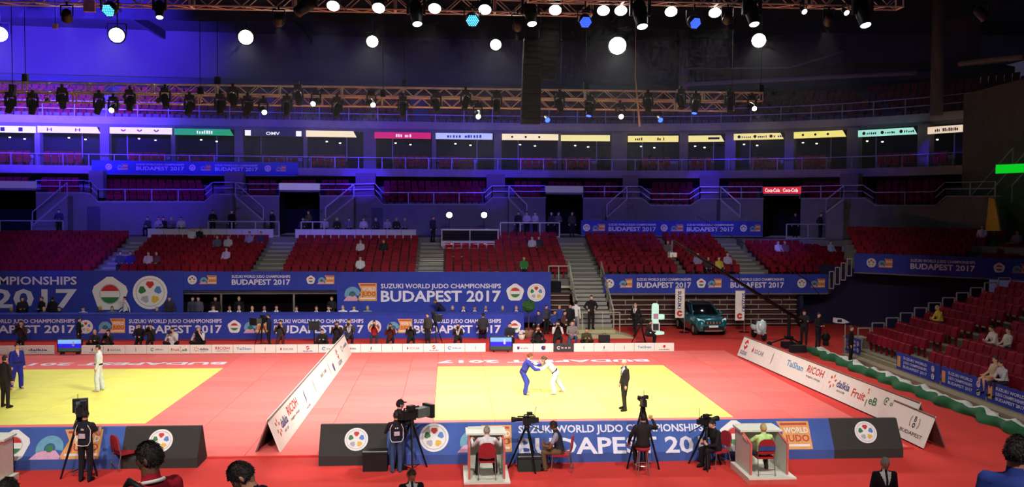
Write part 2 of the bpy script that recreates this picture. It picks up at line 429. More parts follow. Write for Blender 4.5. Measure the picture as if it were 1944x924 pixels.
# ================================================================ LOWER TIER (straight block, rows 0..8)
ROW0, DR, Z0, DZ, NR = 54.1, .78, 2.72, .22, 9
def rowY(k): return ROW0+DR*k
def rowZ(k): return Z0+DZ*k
b = MB()
for k in range(NR): b.box(-60, 26, rowY(k)-.35, rowY(k)+.43, 1.8, rowZ(k))
b.box(-60, 26, rowY(8)+.43, 61.1, 1.8, CON).box(19.6, 26.4, 59.35, 61.1, 1.8, CON-.02)
tier = struct('floor_lower_tier', b, M_conc)
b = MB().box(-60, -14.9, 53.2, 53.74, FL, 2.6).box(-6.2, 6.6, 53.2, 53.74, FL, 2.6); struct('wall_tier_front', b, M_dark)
AIS = ((-20.75, -19.3), (-11.6, -9.95), (-1.9, -.4), (7.25, 9.0), (13.95, 14.3), (17.9, 19.5))
for i, (x0, x1) in enumerate(AIS):
    if i == 4: continue
    b = MB()
    for k in range(NR):
        for j in (0, 1): b.box(x0, x1, rowY(k)-.36+j*.39, rowY(k)+.43, rowZ(k)+.001, rowZ(k)+.01+.11*j)
    obj('aisle_stairs', b, M_conc2, tier)

# seat: folded pan and shell back on a bracket, facing -Y, about 50 triangles
def seat_mesh(name, m):
    b = MB()
    b.prism([(-.22, .10, .42), (-.22, .16, .42), (-.22, .22, .84), (-.22, .17, .86)], (.44, 0, 0))
    b.prism([(-.21, -.02, .40), (-.21, .10, .43), (-.21, .13, .80), (-.21, .06, .78)], (.42, 0, 0))
    b.box(-.05, .05, .10, .17, 0, .44)
    return b.mesh(name, m)
SEATM = [seat_mesh('stadium_seat', m) for m in M_seat]
def seat_verts(): 
    me = SEATM[0]; return [v.co.copy() for v in me.vertices], [tuple(p.vertices) for p in me.polygons]
_SV, _SF = seat_verts()
class Seats(MB):
    def put(s, x, y, z, rz=0.):
        c, n = math.cos(rz), math.sin(rz)
        s.m = R.randrange(3); s.add([(x+v.x*c-v.y*n, y+v.x*n+v.y*c, z+v.z) for v in _SV], _SF)
mass = Seats()
BLK = ((-34, -20.85), (-19.2, -11.7), (-9.85, -2.0), (-.3, 7.15), (9.1, 13.9), (14.35, 17.8), (19.6, 25.5))
GONE = {}        # seats hidden or removed for desks
for bi, (x0, x1) in enumerate(BLK):
    n = int((x1-x0)/.5); pitch = (x1-x0)/n
    for k in range(NR):
        if bi in (1, 2) and k >= 8: continue
        if bi == 3 and k >= 7 and x0 < 3.2: pass
        for i in range(n):
            x = x0+pitch*(i+.5); y = rowY(k)+.05; z = rowZ(k)
            if bi == 3 and k >= 6 and x < 3.0: continue
            if bi == 6 and k >= 7: continue
            if bi in (4, 5) and k < 9:
                o = link('stadium_seat', SEATM[R.randrange(3)], None, (x, y, z))
                tag(o, 'dark red seat, %s row above the fascia banner, %s %s of the gangway' % (ORD[k], ORD[(n-1-i) if bi == 4 else i], 'left' if bi == 4 else 'right'), 'seat', 'seats above the fascia banner, row %d' % (k+1))
            else: mass.put(x, y, z)

# ---- corner block above the dark tunnel, turned towards the hall
GA, GB = PY(1622, 480, 51.), PY(1985, 494, 44.5)
gd = Vector((GB.x-GA.x, GB.y-GA.y)); gl = gd.length; gd.normalize(); gn = Vector((-gd.y, gd.x))
if gn.y < 0: gn = -gn
gz = GA.z
b = MB()
for k in range(6):
    o = Vector((GA.x, GA.y))+gn*(.3+.8*k)-gd*(1.2*k/3); b.obox((o.x, o.y, gz-1.0), (gd.x*(gl+1.2*k/3+3), gd.y*(gl+1.2*k/3+3), 0), (gn.x*.82, gn.y*.82, 0), (0, 0, .35+.25*k))
corner = struct('floor_corner_tier', b, M_conc)
ang = math.atan2(gn.y, gn.x)-math.pi/2
for k in range(6):
    n = int((gl+1.2*k/3+2)/.5)
    for i in range(n):
        u = -1.2*k/3+.25+.5*i
        if 5.2+.35*k < u < 6.6+.35*k: continue
        p = Vector((GA.x, GA.y))+gn*(.65+.8*k)+gd*u; mass.put(p.x, p.y, gz-.65+.25*k, ang)
b = MB()
for k in range(12):
    p = Vector((GA.x, GA.y))+gn*(.3+.4*k)+gd*(5.3+.175*k); b.obox((p.x, p.y, gz-.64+.125*k), (gd.x*1.2, gd.y*1.2, 0), (gn.x*.42, gn.y*.42, 0), (0, 0, .1))
obj('aisle_stairs', b, M_conc2, corner)
# ---- club tier, boxes and upper tier seats, far and dark
for lo, hi in ((186, 392), (727, 922), (1236, 1322), (1661, 1790), (76, 160), (470, 528), (609, 668), (975, 1036), (1108, 1180), (1380, 1448), (1522, 1596), (-50, 60), (532, 606), (1040, 1104)):
    for k in range(4):
        if k < 3 and lo in (-50, 532, 1040): continue
        P = offset(WALL, 1.45+.85*k); s0, s1 = s_px(P, lo), s_px(P, hi); n = int((s1-s0)/.52)
        for i in range(n):
            p, t = at(P, s0+.3+.52*i); mass.put(p.x, p.y, 7.0+.38*k, math.atan2(t.y, t.x))
for i, ((_, l), (r, _)) in enumerate(bays):
    for k in range(2):
        P = offset(RING, 1.2+.9*k); s0, s1 = s_px(P, l+4, 300), s_px(P, r-4, 300); sa, sb = (s0, s0+(s1-s0)*.72) if i % 2 else (s0+(s1-s0)*.28, s1)
        for j in range(int((sb-sa)/.54)):
            p, t = at(P, sa+.3+.54*j); mass.put(p.x, p.y, 9.66+.42*k, math.atan2(t.y, t.x))
for k in range(6):
    P = offset(UP, 2.4+.8*k); L = lens(P)[-1]
    for j in range(int(L/.55)):
        if j % 22 in (0, 1): continue
        p, t = at(P, .55*j); mass.put(p.x, p.y, 13.6+.42*k, math.atan2(t.y, t.x))
tag(obj('stadium_seat_rows', mass, M_seat), 'dark red folding seats filling the tiers of the far stands', 'seats', None, 'stuff')

# ---- folded telescopic stand below the fascia banner: rails and uprights in front of dark red boards
M_maroon = mat('maroon_board', (70, 26, 30), .7, noise=.15)
def bleacher(name, label, x0, x1, y, rows=7, right_cut=0.):
    t = thing(name, label, 'bleacher', ((x0+x1)/2, y, FL)); h = 2.0
    hw = (x1-x0)/2
    obj('front_board', MB().box(-hw, hw-right_cut*.3, .25, .5, 0, h), M_maroon, t)
    for k in range(rows):
        z = .12+k*h/rows; e = hw-right_cut*(1-k/rows)*0
        obj('tread_rail', MB().box(-hw, e, .0+.02*k, .27, z, z+.05), M_railg, t)
        for j in range(int((x1-x0)/1.9)):
            x = -hw+1.0+1.9*j+(.45 if k % 2 else 0)
            if x < e-.1: obj('upright', MB().box(x-.02, x+.02, .03+.02*k, .1+.02*k, z+.05, z+h/rows), M_railg, t)
    return t
bleacher('telescopic_stand', 'folded stand of metal rails and maroon boards behind the teal car', 9.4, 20.8, 52.75)
bleacher('telescopic_stand', 'short folded stand of metal rails left of the metal stairs', 5.9, 7.1, 52.75)

# ---- dark tunnel in the corner and under the banner
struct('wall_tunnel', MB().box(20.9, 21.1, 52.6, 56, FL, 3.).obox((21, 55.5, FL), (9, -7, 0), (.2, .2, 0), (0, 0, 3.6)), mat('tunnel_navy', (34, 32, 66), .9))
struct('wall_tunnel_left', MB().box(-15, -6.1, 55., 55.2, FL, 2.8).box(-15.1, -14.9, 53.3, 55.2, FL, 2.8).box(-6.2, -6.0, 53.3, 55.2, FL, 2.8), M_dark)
struct('trim_1', MB().box(-15., -6.0, 51.9, 52.2, 2.0, 2.16), mat('light_lintel', (190, 184, 196), .5))
for px in (420, 558):
    p = PY(px, 570, 52.0); struct('column_tunnel', MB().box(p.x-.05, p.x+.05, 51.98, 52.1, FL, 2.0), M_alu)

# ================================================================ RIGHT STAND (rows run away from the camera)
SX, SDX, SZ, SDZ = 19.4, .68, .42, .236
b = MB()
for k in range(12): b.box(SX+SDX*k-.3, SX+SDX*k+.38, 22, 41.0, FL, SZ+SDZ*k)
stand = struct('floor_right_stand', b, mat('stand_concrete', (132, 124, 104), .9, noise=.12, scale=2))
struct('trim_2', MB().box(18.5, 19.1, 22, 41.4, FL, .16).box(18.95, 19.1, 22, 41.0, .16, .34), mat('beige_kerb', (150, 136, 112), .85, noise=.12))
nr = 0
for k in range(11):
    x = SX+SDX*k+.02; z = SZ+SDZ*k
    for j in range(30):
        y = 40.6-.5*j
        if 35.2 < y < 36.7: continue
        px = y*.682
        if x > px+.8: continue
        o = link('stadium_seat', SEATM[R.randrange(3)], None, (x, y, z), -math.pi/2)
        tag(o, 'bright red seat, %s row up in the side stand, %s %s its aisle' % (ORD[k], ORD[round((y-37.1)/.5+.2) if y > 36 else round((35.1-y)/.5)], 'beyond' if y > 36 else 'before'), 'seat', 'side stand seats, row %d' % (k+1)); nr += 1
b = MB()
for k in range(22): b.box(SX-.3+.34*k, SX+.06+.34*k, 35.3, 36.5, SZ+.118*(k-1), SZ+.118*k+.01)
obj('aisle_stairs', b, mat('aisle_step', (158, 150, 124), .85), stand)
for k in range(11):
    x = SX+SDX*k-.28; z = SZ+SDZ*k
    b = MB().bar((x, 41.05, z-.1), (x, 41.05, z+.98), .05).bar((x+.58, 41.05, z-.1), (x+.58, 41.05, z+.98), .05).bar((x, 41.05, z+.98), (x+.58, 41.05, z+.98), .05)
    obj('end_rail', b, M_rail, stand)
# stepped rail climbing from the fascia banner to the corner banner
s0, s1 = PY(1573, 548, 51.8), PY(1618, 516, 51.2)
for k in range(4):
    p = s0.lerp(s1, (k+.1)/4); q = s0.lerp(s1, (k+.85)/4); q.z = p.z
    obj('end_rail', MB().bar(p, p+UZ*1.0, .05).bar(q, q+UZ*1.0, .05).bar(p+UZ, q+UZ, .05).bar(p, q, .05), M_rail, corner)

# ================================================================ METAL STAIRS to the lower tier
st = thing('metal_stairs', 'wide pale metal stairs with handrails leading from floor to red seats', 'stairs', (8.1, 48.9, FL))
z0, z1, y0, y1, n = .35, 2.85, .5, 5.0, 13
obj('landing', MB().box(-1.6, 1.2, -.9, .9, .0, .22).box(-1.2, .9, -.4, .9, .22, .4), mat('stair_landing', (176, 170, 132), .7, noise=.1), st)
obj('ramp_plate', MB().prism([(1.2, -.9, 0), (1.9, -.9, 0), (1.2, -.9, .2)], (0, 1.6, 0)), MATS['stair_landing'], st)
for k in range(n):
    z = z0+(z1-z0)*k/(n-1); y = y0+(y1-y0)*k/n; obj('step', MB().box(-.95, .95, y, y+.42, z-.17, z), M_conc2, st)
for x in (-.98, .98):
    b = MB(); P = [(x, y0+.05, z0+.95), (x, y1-.1, z1+.95)]
    b.bar(*P, .07); b.bar((x, y0+.05, z0+.5), (x, y1-.1, z1+.5), .05)
    for i in range(5):
        t = i/4; y = y0+.05+(y1-.15-y0)*t; z = z0+(z1-z0)*t; b.bar((x, y, z), (x, y, z+.95), .06)
    obj('handrail', b, M_railg, st)
obj('landing_rail', MB().bar((-.9, -.35, .4), (-.9, -.35, 1.35), .05).bar((1.15, -.35, .2), (1.15, -.35, 1.35), .05).bar((-.9, -.35, 1.35), (1.15, -.35, 1.35), .05).bar((.2, -.35, .3), (.2, -.35, 1.35), .04), M_railg, st)
# railing beside the stairs' head
struct('trim_3', MB().bar((5.9, 53.6, 3.5), (7.2, 53.6, 3.5), .05).bar((5.9, 53.6, 2.4), (5.9, 53.6, 3.5), .05).bar((6.5, 53.6, 2.4), (6.5, 53.6, 3.5), .05).bar((7.2, 53.6, 2.4), (7.2, 53.6, 3.5), .05).box(5.8, 7.2, 53.3, 53.7, 2.2, 2.35), M_railg)
# ================================================================ SIGNS, BANNERS AND BOARDS
M_blue = mat('blue_banner_cloth', (52, 66, 168), .75, noise=.10, scale=1.4, spec=.2)
M_blue2 = mat('front_banner_cloth', (68, 94, 166), .75, noise=.10, scale=1.6, spec=.2)
M_bclad = mat('black_soft_barrier', (58, 56, 54), .8, noise=.06, spec=.2)
EMB = [mat('emblem_white', (232, 228, 224), .6, noise=.02), mat('emblem_red', (196, 44, 40), .6), mat('emblem_green', (52, 120, 66), .6), mat('emblem_blue', (84, 128, 196), .6),
       mat('emblem_yellow', (226, 178, 66), .6), mat('emblem_grey', (176, 170, 186), .6), mat('card_orange', (224, 160, 92), .6, noise=.12, scale=3), mat('card_red_print', (186, 62, 40), .6),
       mat('card_teal', (104, 160, 186), .6), mat('emblem_pink', (214, 160, 190), .6), M_text]
def fr(u, v): return Vector(u).cross(Vector(v)).normalized()
def ring_emblem(b, c, u, v, r, two=False):
    c = Vector(c); n = fr(u, v)
    b.m = 0; b.disc(c, u, v, r, 28)
    b.m = 5; b.ring(c+n*.004, u, v, r*.80, r*.84, 28)
    for a, col in ((90, 1), (162, 2), (18, 3), (234, 5), (306, 4)):
        d = u*math.cos(math.radians(a))+v*math.sin(math.radians(a)); e = n.cross(d)
        p = c+d*r*.46+n*.006; b.m = col
        b.poly([p-d*r*.20-e*r*.05, p-d*r*.2+e*r*.05, p+d*r*.02+e*r*.24, p+d*r*.20+e*r*.17, p+d*r*.20-e*r*.17, p+d*r*.02-e*r*.24])
def pentagon(b, c, u, v, r):
    c = Vector(c); n = fr(u, v); b.m = 0
    P = []
    for i in range(5):
        a = math.radians(90+72*i)
        for da in (-9, 9): P.append(c+(u*math.cos(a+math.radians(da))+v*math.sin(a+math.radians(da)))*r*(.985))
    b.poly(P)
    q = r*.52
    for lo, hi, col in ((1/3, 1, 1), (-1/3, 1/3, 0), (-1, -1/3, 2)):
        if col == 0: continue
        a0 = math.asin(lo) if lo > -1 else -math.pi/2; a1 = math.asin(hi) if hi < 1 else math.pi/2
        pts = [(math.cos(a0+(a1-a0)*i/8), math.sin(a0+(a1-a0)*i/8)) for i in range(9)]
        pts += [(-x, y) for x, y in reversed(pts)]
        b.m = col; b.poly([c+n*.005+(u*x+v*y)*q for x, y in pts])
    b.m = 5; b.ring(c+n*.005, u, v, q*1.02, q*1.10, 24)
def judo_card(b, o, u, v, w, h):
    """fan shaped figure on the left, orange card with two words on the right; o lower left"""
    o = Vector(o); n = fr(u, v); cx = o+u*w*.27+v*h*.36
    b.m = 8; b.ring(cx, u, v, h*.18, h*.44, 14, math.radians(-10), math.radians(200))
    b.m = 9; b.poly([o+u*w*.0, o+u*w*.48, o+u*w*.36+v*h*.3, o+u*w*.12+v*h*.28])
    b.m = 2; b.disc(cx+n*.004, u, v, h*.13, 10)
    b.m = 6; b.poly([o+u*w*.42, o+u*w, o+u*w+v*h, o+u*w*.44+v*h, o+u*w*.53+v*h*.62])
    b.m = 7; b.poly([o+u*w*.50+v*h*.86+n*.005, o+u*w*.96+v*h*.86+n*.005, o+u*w*.96+v*h*.94+n*.005, o+u*w*.50+v*h*.94+n*.005])
    b.m = 0; b.text('WORLD', o+u*w*.55+v*h*.58+n*.006, u, v, h*.20, w*.42)
    b.m = 7; b.text('JUDO', o+u*w*.55+v*h*.28+n*.006, u, v, h*.24, w*.42)
    b.m = 0; b.poly([o+u*w*.5+v*h*.10+n*.005, o+u*w*.96+v*h*.10+n*.005, o+u*w*.96+v*h*.18+n*.005, o+u*w*.5+v*h*.18+n*.005])
def titles(b, o, u, v, w, h, small=True):
    """two line event title, o lower left, w x h overall"""
    b.m = 10; b.text('BUDAPEST 2017', o, u, v, h*.56, w, .025)
    if small: b.text('SUZUKI WORLD JUDO CHAMPIONSHIPS', Vector(o)+v*h*.72, u, v, h*.28, w, .02)
def smudge(b, o, u, v, w, h, n=None):
    """small print too far away to read: a line of letter-sized strokes"""
    n = n or max(3, int(w/h*1.5)); o = Vector(o)
    for i in range(n):
        if R.random() < .12: continue
        x0 = w*i/n; x1 = x0+w/n*R.uniform(.45, .8); y1 = h*R.uniform(.6, 1)
        b.poly([o+u*x0, o+u*x1, o+u*x1+v*y1, o+u*x0+v*y1])
SP = [M_white, mat('print_red', (196, 52, 44), .6), mat('print_navy', (44, 52, 120), .6), mat('print_green', (38, 120, 70), .6), mat('print_grey', (128, 128, 132), .6),
      mat('print_cyan', (74, 150, 196), .6), mat('print_orange', (214, 112, 44), .6), mat('print_brown', (150, 118, 76), .6), mat('print_dark', (52, 50, 56), .6)]
def sponsor(b, kind, o, u, v, w, h):
    """one advertiser mark inside the box o, w x h"""
    o = Vector(o); n = fr(u, v); c = o+u*w*.5+v*h*.5; r = h*.3
    if kind == 'S':
        b.m = 1; q = c+v*h*.14
        b.poly([q+u*r+v*r*.2, q+v*r, q-u*r+v*r*.2, q-u*r*.3-v*r*.1, q+v*r*.35]); b.poly([q-u*r-v*r*.3, q-v*r*1.1, q+u*r-v*r*.3, q+u*r*.3, q-v*r*.45])
        b.m = 2; b.text('SUZUKI', o+u*w*.5+v*h*.06, u, v, h*.2, min(w*.8, h*1.3), .02, 'C')
    elif kind == 'SOCAR':
        b.m = 1; b.poly([o+u*w*.10+v*h*.35, o+u*w*.17+v*h*.3, o+u*w*.15+v*h*.8]); b.poly([o+u*w*.13+v*h*.3, o+u*w*.22+v*h*.42, o+u*w*.17+v*h*.7])
        b.m = 4; b.text('SOCAR', o+u*w*.28+v*h*.32, u, v, h*.3, w*.64)
    elif kind == 'TaiShan':
        b.m = 5; b.text('TaiShan', o+u*w*.05+v*h*.38, u, v, h*.36, w*.9)
    elif kind == 'RICOH':
        b.m = 1; b.text('RICOH', o+u*w*.06+v*h*.45, u, v, h*.38, w*.88)
        b.m = 4; b.text('imagine. change.', o+u*w*.1+v*h*.2, u, v, h*.12, w*.8)
    elif kind == 'dalkia':
        for i in range(6):
            a = math.radians(60*i+20); d = u*math.cos(a)+v*math.sin(a); e = -u*math.sin(a)+v*math.cos(a); q = o+u*w*.22+v*h*.52
            b.m = (1, 6, 1, 6, 1, 6)[i]; b.poly([q+d*h*.14, q+d*h*.26+e*h*.07, q+d*h*.38, q+d*h*.26-e*h*.07])
        b.m = 2; b.text('dalkia', o+u*w*.42+v*h*.36, u, v, h*.34, w*.54)
        b.m = 4; smudge(b, o+u*w*.5+v*h*.16, u, v, w*.34, h*.1)
    elif kind == 'Fruit':
        b.m = 1; b.text('Fruit', o+v*h*.28, u, v, h*.38, w*.52); b.m = 3; b.text('eB', o+u*w*.68+v*h*.26, u, v, h*.36, w*.3)
        b.m = 6; b.disc(o+u*w*.56+v*h*.84, u, v, h*.07, 8); b.disc(o+u*w*.58+v*h*.70, u, v, h*.06, 8); b.m = 3; b.poly([o+u*w*.60+v*h*.1, o+u*w*.63+v*h*.06, o+u*w*.62+v*h*.4, o+u*w*.59+v*h*.4])
    elif kind == 'Gol':
        b.m = 3; b.ring(o+u*h*.32+v*h*.5, u, v, h*.15, h*.22, 18, math.radians(20), math.radians(300)); b.disc(o+u*h*.32+v*h*.5, u, v, h*.08, 8)
        b.text('ol', o+u*h*.68+v*h*.36, u, v, h*.28, None)
    elif kind == 'BUD':
        b.m = 8; b.text('B', o+u*w*.5+v*h*.62, u, v, h*.18, None, .03, 'C'); b.ring(o+u*w*.5+v*h*.5, u, v, h*.04, h*.085, 14)
        b.m = 7; b.ring(o+u*w*.5+v*h*.6, u, v, h*.24, h*.28, 10, math.radians(-40), math.radians(40)); b.ring(o+u*w*.5+v*h*.6, u, v, h*.24, h*.28, 10, math.radians(140), math.radians(220))
        b.m = 8; b.text('BUDAPEST', o+u*w*.5+v*h*.18, u, v, h*.12, w*.8, .01, 'C')
    elif kind == 'flame':
        b.m = 2; b.poly([c-u*r*.3-v*r, c+u*r*.3-v*r*.3, c-u*r*.2+v*r*.2]); b.poly([c+u*r*.3+v*r, c-u*r*.3+v*r*.3, c+u*r*.2-v*r*.2]); b.m = 4; smudge(b, o+u*w*.3+v*h*.05, u, v, w*.4, h*.09)
    elif kind == 'thin':
        b.m = 7; b.poly([c-u*h*.03-v*h*.34, c+u*h*.03-v*h*.34, c+u*h*.05+v*h*.1, c-u*h*.01+v*h*.34, c-u*h*.05+v*h*.1])
    elif kind == 'round':
        b.m = 1; b.disc(c+v*h*.12, u, v, h*.2, 12); b.m = 2; smudge(b, o+u*w*.15+v*h*.1, u, v, w*.7, h*.14)
    elif kind == 'grey':
        b.m = 4; smudge(b, o+u*w*.1+v*h*.35, u, v, w*.8, h*.3)
    elif kind == 'green':
        b.m = 3; b.ring(o+u*h*.4+v*h*.5, u, v, h*.14, h*.24, 12, .3, 5.5); b.m = 4; smudge(b, o+u*h*.8+v*h*.38, u, v, w-h*.9, h*.24)
    elif kind == 'cyan':
        b.m = 5; b.ring(o+u*h*.4+v*h*.5, u, v, h*.12, h*.26, 12, .3, 5.5); smudge(b, o+u*h*.8+v*h*.35, u, v, w-h*.9, h*.24)
    elif kind == 'navyball':
        b.m = 2; b.disc(c, u, v, h*.32, 14); b.m = 1; b.disc(c+u*h*.2+v*h*.2+n*.003, u, v, h*.14, 8)
    elif kind == 'shield':
        b.m = 2; b.poly([o+u*w*.12+v*h*.7, o+u*w*.12+v*h*.4, o+u*w*.2+v*h*.22, o+u*w*.28+v*h*.4, o+u*w*.28+v*h*.7]); b.m = 4; smudge(b, o+u*w*.36+v*h*.34, u, v, w*.5, h*.26)

def cloth_panel(name, label, o, u, v, w, h, m, thick=.06, cat='banner', group=None):
    """flat printed panel with thickness; o lower left front corner"""
    t = thing(name, label, cat, Vector(o)+Vector(u)*w/2, 0, group); n = fr(u, v); l = -Vector(u)*w/2
    # gently rippled front so that the cloth is not dead flat
    b = MB(); k = max(6, int(w/.7)); vs = []; fs = []
    for i in range(k+1):
        x = w*i/k
        for z, d in ((0, .0), (h*.5, .012*math.sin(i*1.7)), (h, .0)): vs.append(l+u*x+v*z+n*(d-.014))
    for i in range(k):
        for j in (0, 1): fs.append((3*i+j, 3*i+3+j, 3*i+4+j, 3*i+1+j))
    b.add(vs, fs); b.obox(l-n*thick, u*w, v*h, n*(thick-.03))
    obj('cloth', b, m, t); t['_l'] = 0; del t['_l']
    return t, l
# ---- three big backdrop panels and the table front of the officials' row
def L2(x, z, l): return l+UX*x+UZ*z
a = PY(-160, 514, 51.); c = PY(347, 514, 51.)
t, l = cloth_panel('backdrop_panel', 'tall blue backdrop with pentagon and ring emblems behind the officials', (a.x, 51., .45), UX, UZ, c.x-a.x, c.z-.45, M_blue, .12, 'backdrop')
b = MB(); b.m = 10; q = lambda px, py: PY(px, py, 51.)-t.location-Vector((0, .008, 0))
p0, p1 = q(-420, 584), q(146, 548); b.text('BUDAPEST 2017', p0, UX, UZ, p1.z-p0.z, p1.x-p0.x, .025)
ps = q(-350, 540); b.text('SUZUKI WORLD JUDO CHAMPIONSHIPS', ps, UX, UZ, .44, p1.x-ps.x, .02)
# only the part of the words that lies on the cloth
keep = [all(b.v[i][0] > l.x+.05 for i in f) for f in b.f]; b.f = [f for f, k in zip(b.f, keep) if k]; b.mi = [m for m, k in zip(b.mi, keep) if k]
obj('lettering', b, EMB, t)
b = MB(); pentagon(b, q(209, 558), UX, UZ, .98); obj('pentagon_emblem', b, EMB, t)
b = MB(); ring_emblem(b, q(285, 555), UX, UZ, .93); obj('ring_emblem', b, EMB, t)
a = PY(347, 551, 51.05); c = PY(640, 515, 51.05)
t, l = cloth_panel('fascia_banner', 'narrow blue banner above the dark doorway with metal posts', (a.x, 51.05, a.z), UX, UZ, c.x-a.x, c.z-a.z, M_blue)
q = lambda px, py, Y=51.05: PY(px, py, Y)-t.location-Vector((0, .008, 0))
b = MB(); p0, p1 = q(440, 540), q(551, 522); titles(b, p0, UX, UZ, p1.x-p0.x, p1.z-p0.z); obj('lettering', b, EMB, t)
b = MB(); ring_emblem(b, q(365, 531), UX, UZ, .25); obj('ring_emblem', b, EMB, t)
b = MB(); pentagon(b, q(590, 531), UX, UZ, .25); obj('pentagon_emblem', b, EMB, t)
for px in (378, 602):
    b = MB(); p = q(px, 539); judo_card(b, p, UX, UZ, .95, .48); obj('event_card', b, EMB, t)
a = PY(640, 600, 51.); c = PY(1046, 516, 51.)
t, l = cloth_panel('backdrop_panel', 'wide blue backdrop with event title left of the metal stairs', (a.x, 51., .45), UX, UZ, c.x-a.x, c.z-.45, M_blue, .12, 'backdrop')
q = lambda px, py: PY(px, py, 51.)-t.location-Vector((0, .008, 0))
b = MB(); b.m = 10; p0, p1 = q(723, 572), q(951, 551); b.text('BUDAPEST 2017', p0, UX, UZ, p1.z-p0.z, p1.x-p0.x, .025)
p0, p1 = q(723, 547), q(951, 538); b.text('SUZUKI WORLD JUDO CHAMPIONSHIPS', p0, UX, UZ, p1.z-p0.z, p1.x-p0.x, .02); obj('lettering', b, EMB, t)
b = MB(); judo_card(b, q(652, 571), UX, UZ, 1.85, 1.0); obj('event_card', b, EMB, t)
b = MB(); pentagon(b, q(978, 555), UX, UZ, .52); obj('pentagon_emblem', b, EMB, t)
b = MB(); ring_emblem(b, q(1018, 555), UX, UZ, .51); obj('ring_emblem', b, EMB, t)
# table front
TY = 48.45
a = PY(-140, 645, TY); c = PY(995, 596, TY)
t, l = cloth_panel('officials_table_front', 'long blue table front printed with repeated event titles', (a.x, TY, FL), UX, UZ, c.x-a.x, 1.26-FL, M_blue, .06, 'banner')
obj('table_top', MB().obox(l+Vector((0, -.02, 1.26-FL)), UX*(c.x-a.x), UY*.75, UZ*.04), M_blue, t)
for px in range(-130, 995, 125):
    p = PY(px, 640, TY)-t.location; obj('table_leg', MB().box(p.x-.03, p.x+.03, .62, .68, 0, 1.26-FL), M_blackm, t)
q = lambda px, py: PY(px, py, TY)-t.location-Vector((0, .008, 0))
for i, (x0, x1) in enumerate(((-60, 142), (245, 421), (520, 690), (786, 951))):
    b = MB(); p0, p1 = q(x0, 632), q(x1, 605); titles(b, p0, UX, UZ, p1.x-p0.x, p1.z-p0.z); obj('lettering', b, EMB, t)
for px, k in ((163, 'r'), (445, 'p'), (711, 'r'), (977, 'p')):
    b = MB(); (ring_emblem if k == 'r' else pentagon)(b, q(px, 620), UX, UZ, .36); obj('ring_emblem' if k == 'r' else 'pentagon_emblem', b, EMB, t)
for px in (186, 462, 733):
    b = MB(); judo_card(b, q(px, 632), UX, UZ, 1.38, .76); obj('event_card', b, EMB, t)
# ---- fascia banners on the right
def fascia(name, label, A, B, H, items, z_ref=None):
    u = Vector((B.x-A.x, B.y-A.y, 0)); W = u.length; u.normalize()
    t, l = cloth_panel(name, label, (A.x, A.y, A.z), u, UZ, W, H, M_blue)
    n = fr(u, UZ); o = l+n*.008
    for kind, f0, f1 in items:
        b = MB(); x0, x1 = W*f0, W*f1
        if kind == 't': titles(b, o+u*x0+UZ*H*.30, u, UZ, x1-x0, H*.5); nm = 'lettering'
        elif kind == 'r': ring_emblem(b, o+u*x0+UZ*H*.52, u, UZ, H*.24); nm = 'ring_emblem'
        elif kind == 'p': pentagon(b, o+u*x0+UZ*H*.52, u, UZ, H*.26); nm = 'pentagon_emblem'
        else: judo_card(b, o+u*x0+UZ*H*.30, u, UZ, x1-x0, H*.46); nm = 'event_card'
        obj(nm, b, EMB, t)
    obj('bottom_beam', MB().obox(l-n*.2-UZ*.07, u*W, n*.22, UZ*.07), mat('grey_beam', (120, 116, 122), .6), t)
    return t
A = PY(1146, 551, 52.3); B = PY(1572, 556, 52.3); A.z = B.z = 1.98
fascia('fascia_banner', 'blue banner above the folded stand and the teal car', A, B, 1.12, (('r', .025, 0), ('j', .07, .125), ('t', .145, .385), ('p', .43, 0), ('j', .46, .52), ('t', .56, .80), ('r', .88, 0), ('j', .92, .985)))
fascia('fascia_banner', 'blue banner over the dark corner tunnel', Vector((GA.x, GA.y, gz-1.1)), Vector((GB.x, GB.y, gz-1.1)), 1.1, (('r', .10, 0), ('j', .14, .22), ('t', .32, .66), ('p', .78, 0), ('j', .84, .94)))
A = PY(1103, 441, 61.2); B = PY(1447, 441, 61.2); A.z = B.z = CON+.15
fascia('fascia_banner', 'dim blue banner behind the top row of seats under the grey wall', A, B, 1.02, (('r', .03, 0), ('j', .06, .13), ('t', .15, .41), ('r', .455, 0), ('j', .49, .56), ('t', .58, .84), ('r', .895, 0), ('j', .93, .99)))
p0, p1 = at(RING, s_px(RING, 180, 320))[0], at(RING, s_px(RING, 568, 320))[0]
z0 = z_px(RING, 300, 331)
fascia('fascia_banner', 'deep blue lit banner on the box level balcony', Vector((p0.x, p0.y-.55, z0)), Vector((p1.x, p1.y-.55, z0)), .95, (('r', .08, 0), ('j', .12, .17), ('t', .21, .44), ('r', .48, 0), ('j', .52, .57), ('t', .59, .80), ('r', .85, 0), ('j', .89, .94)))
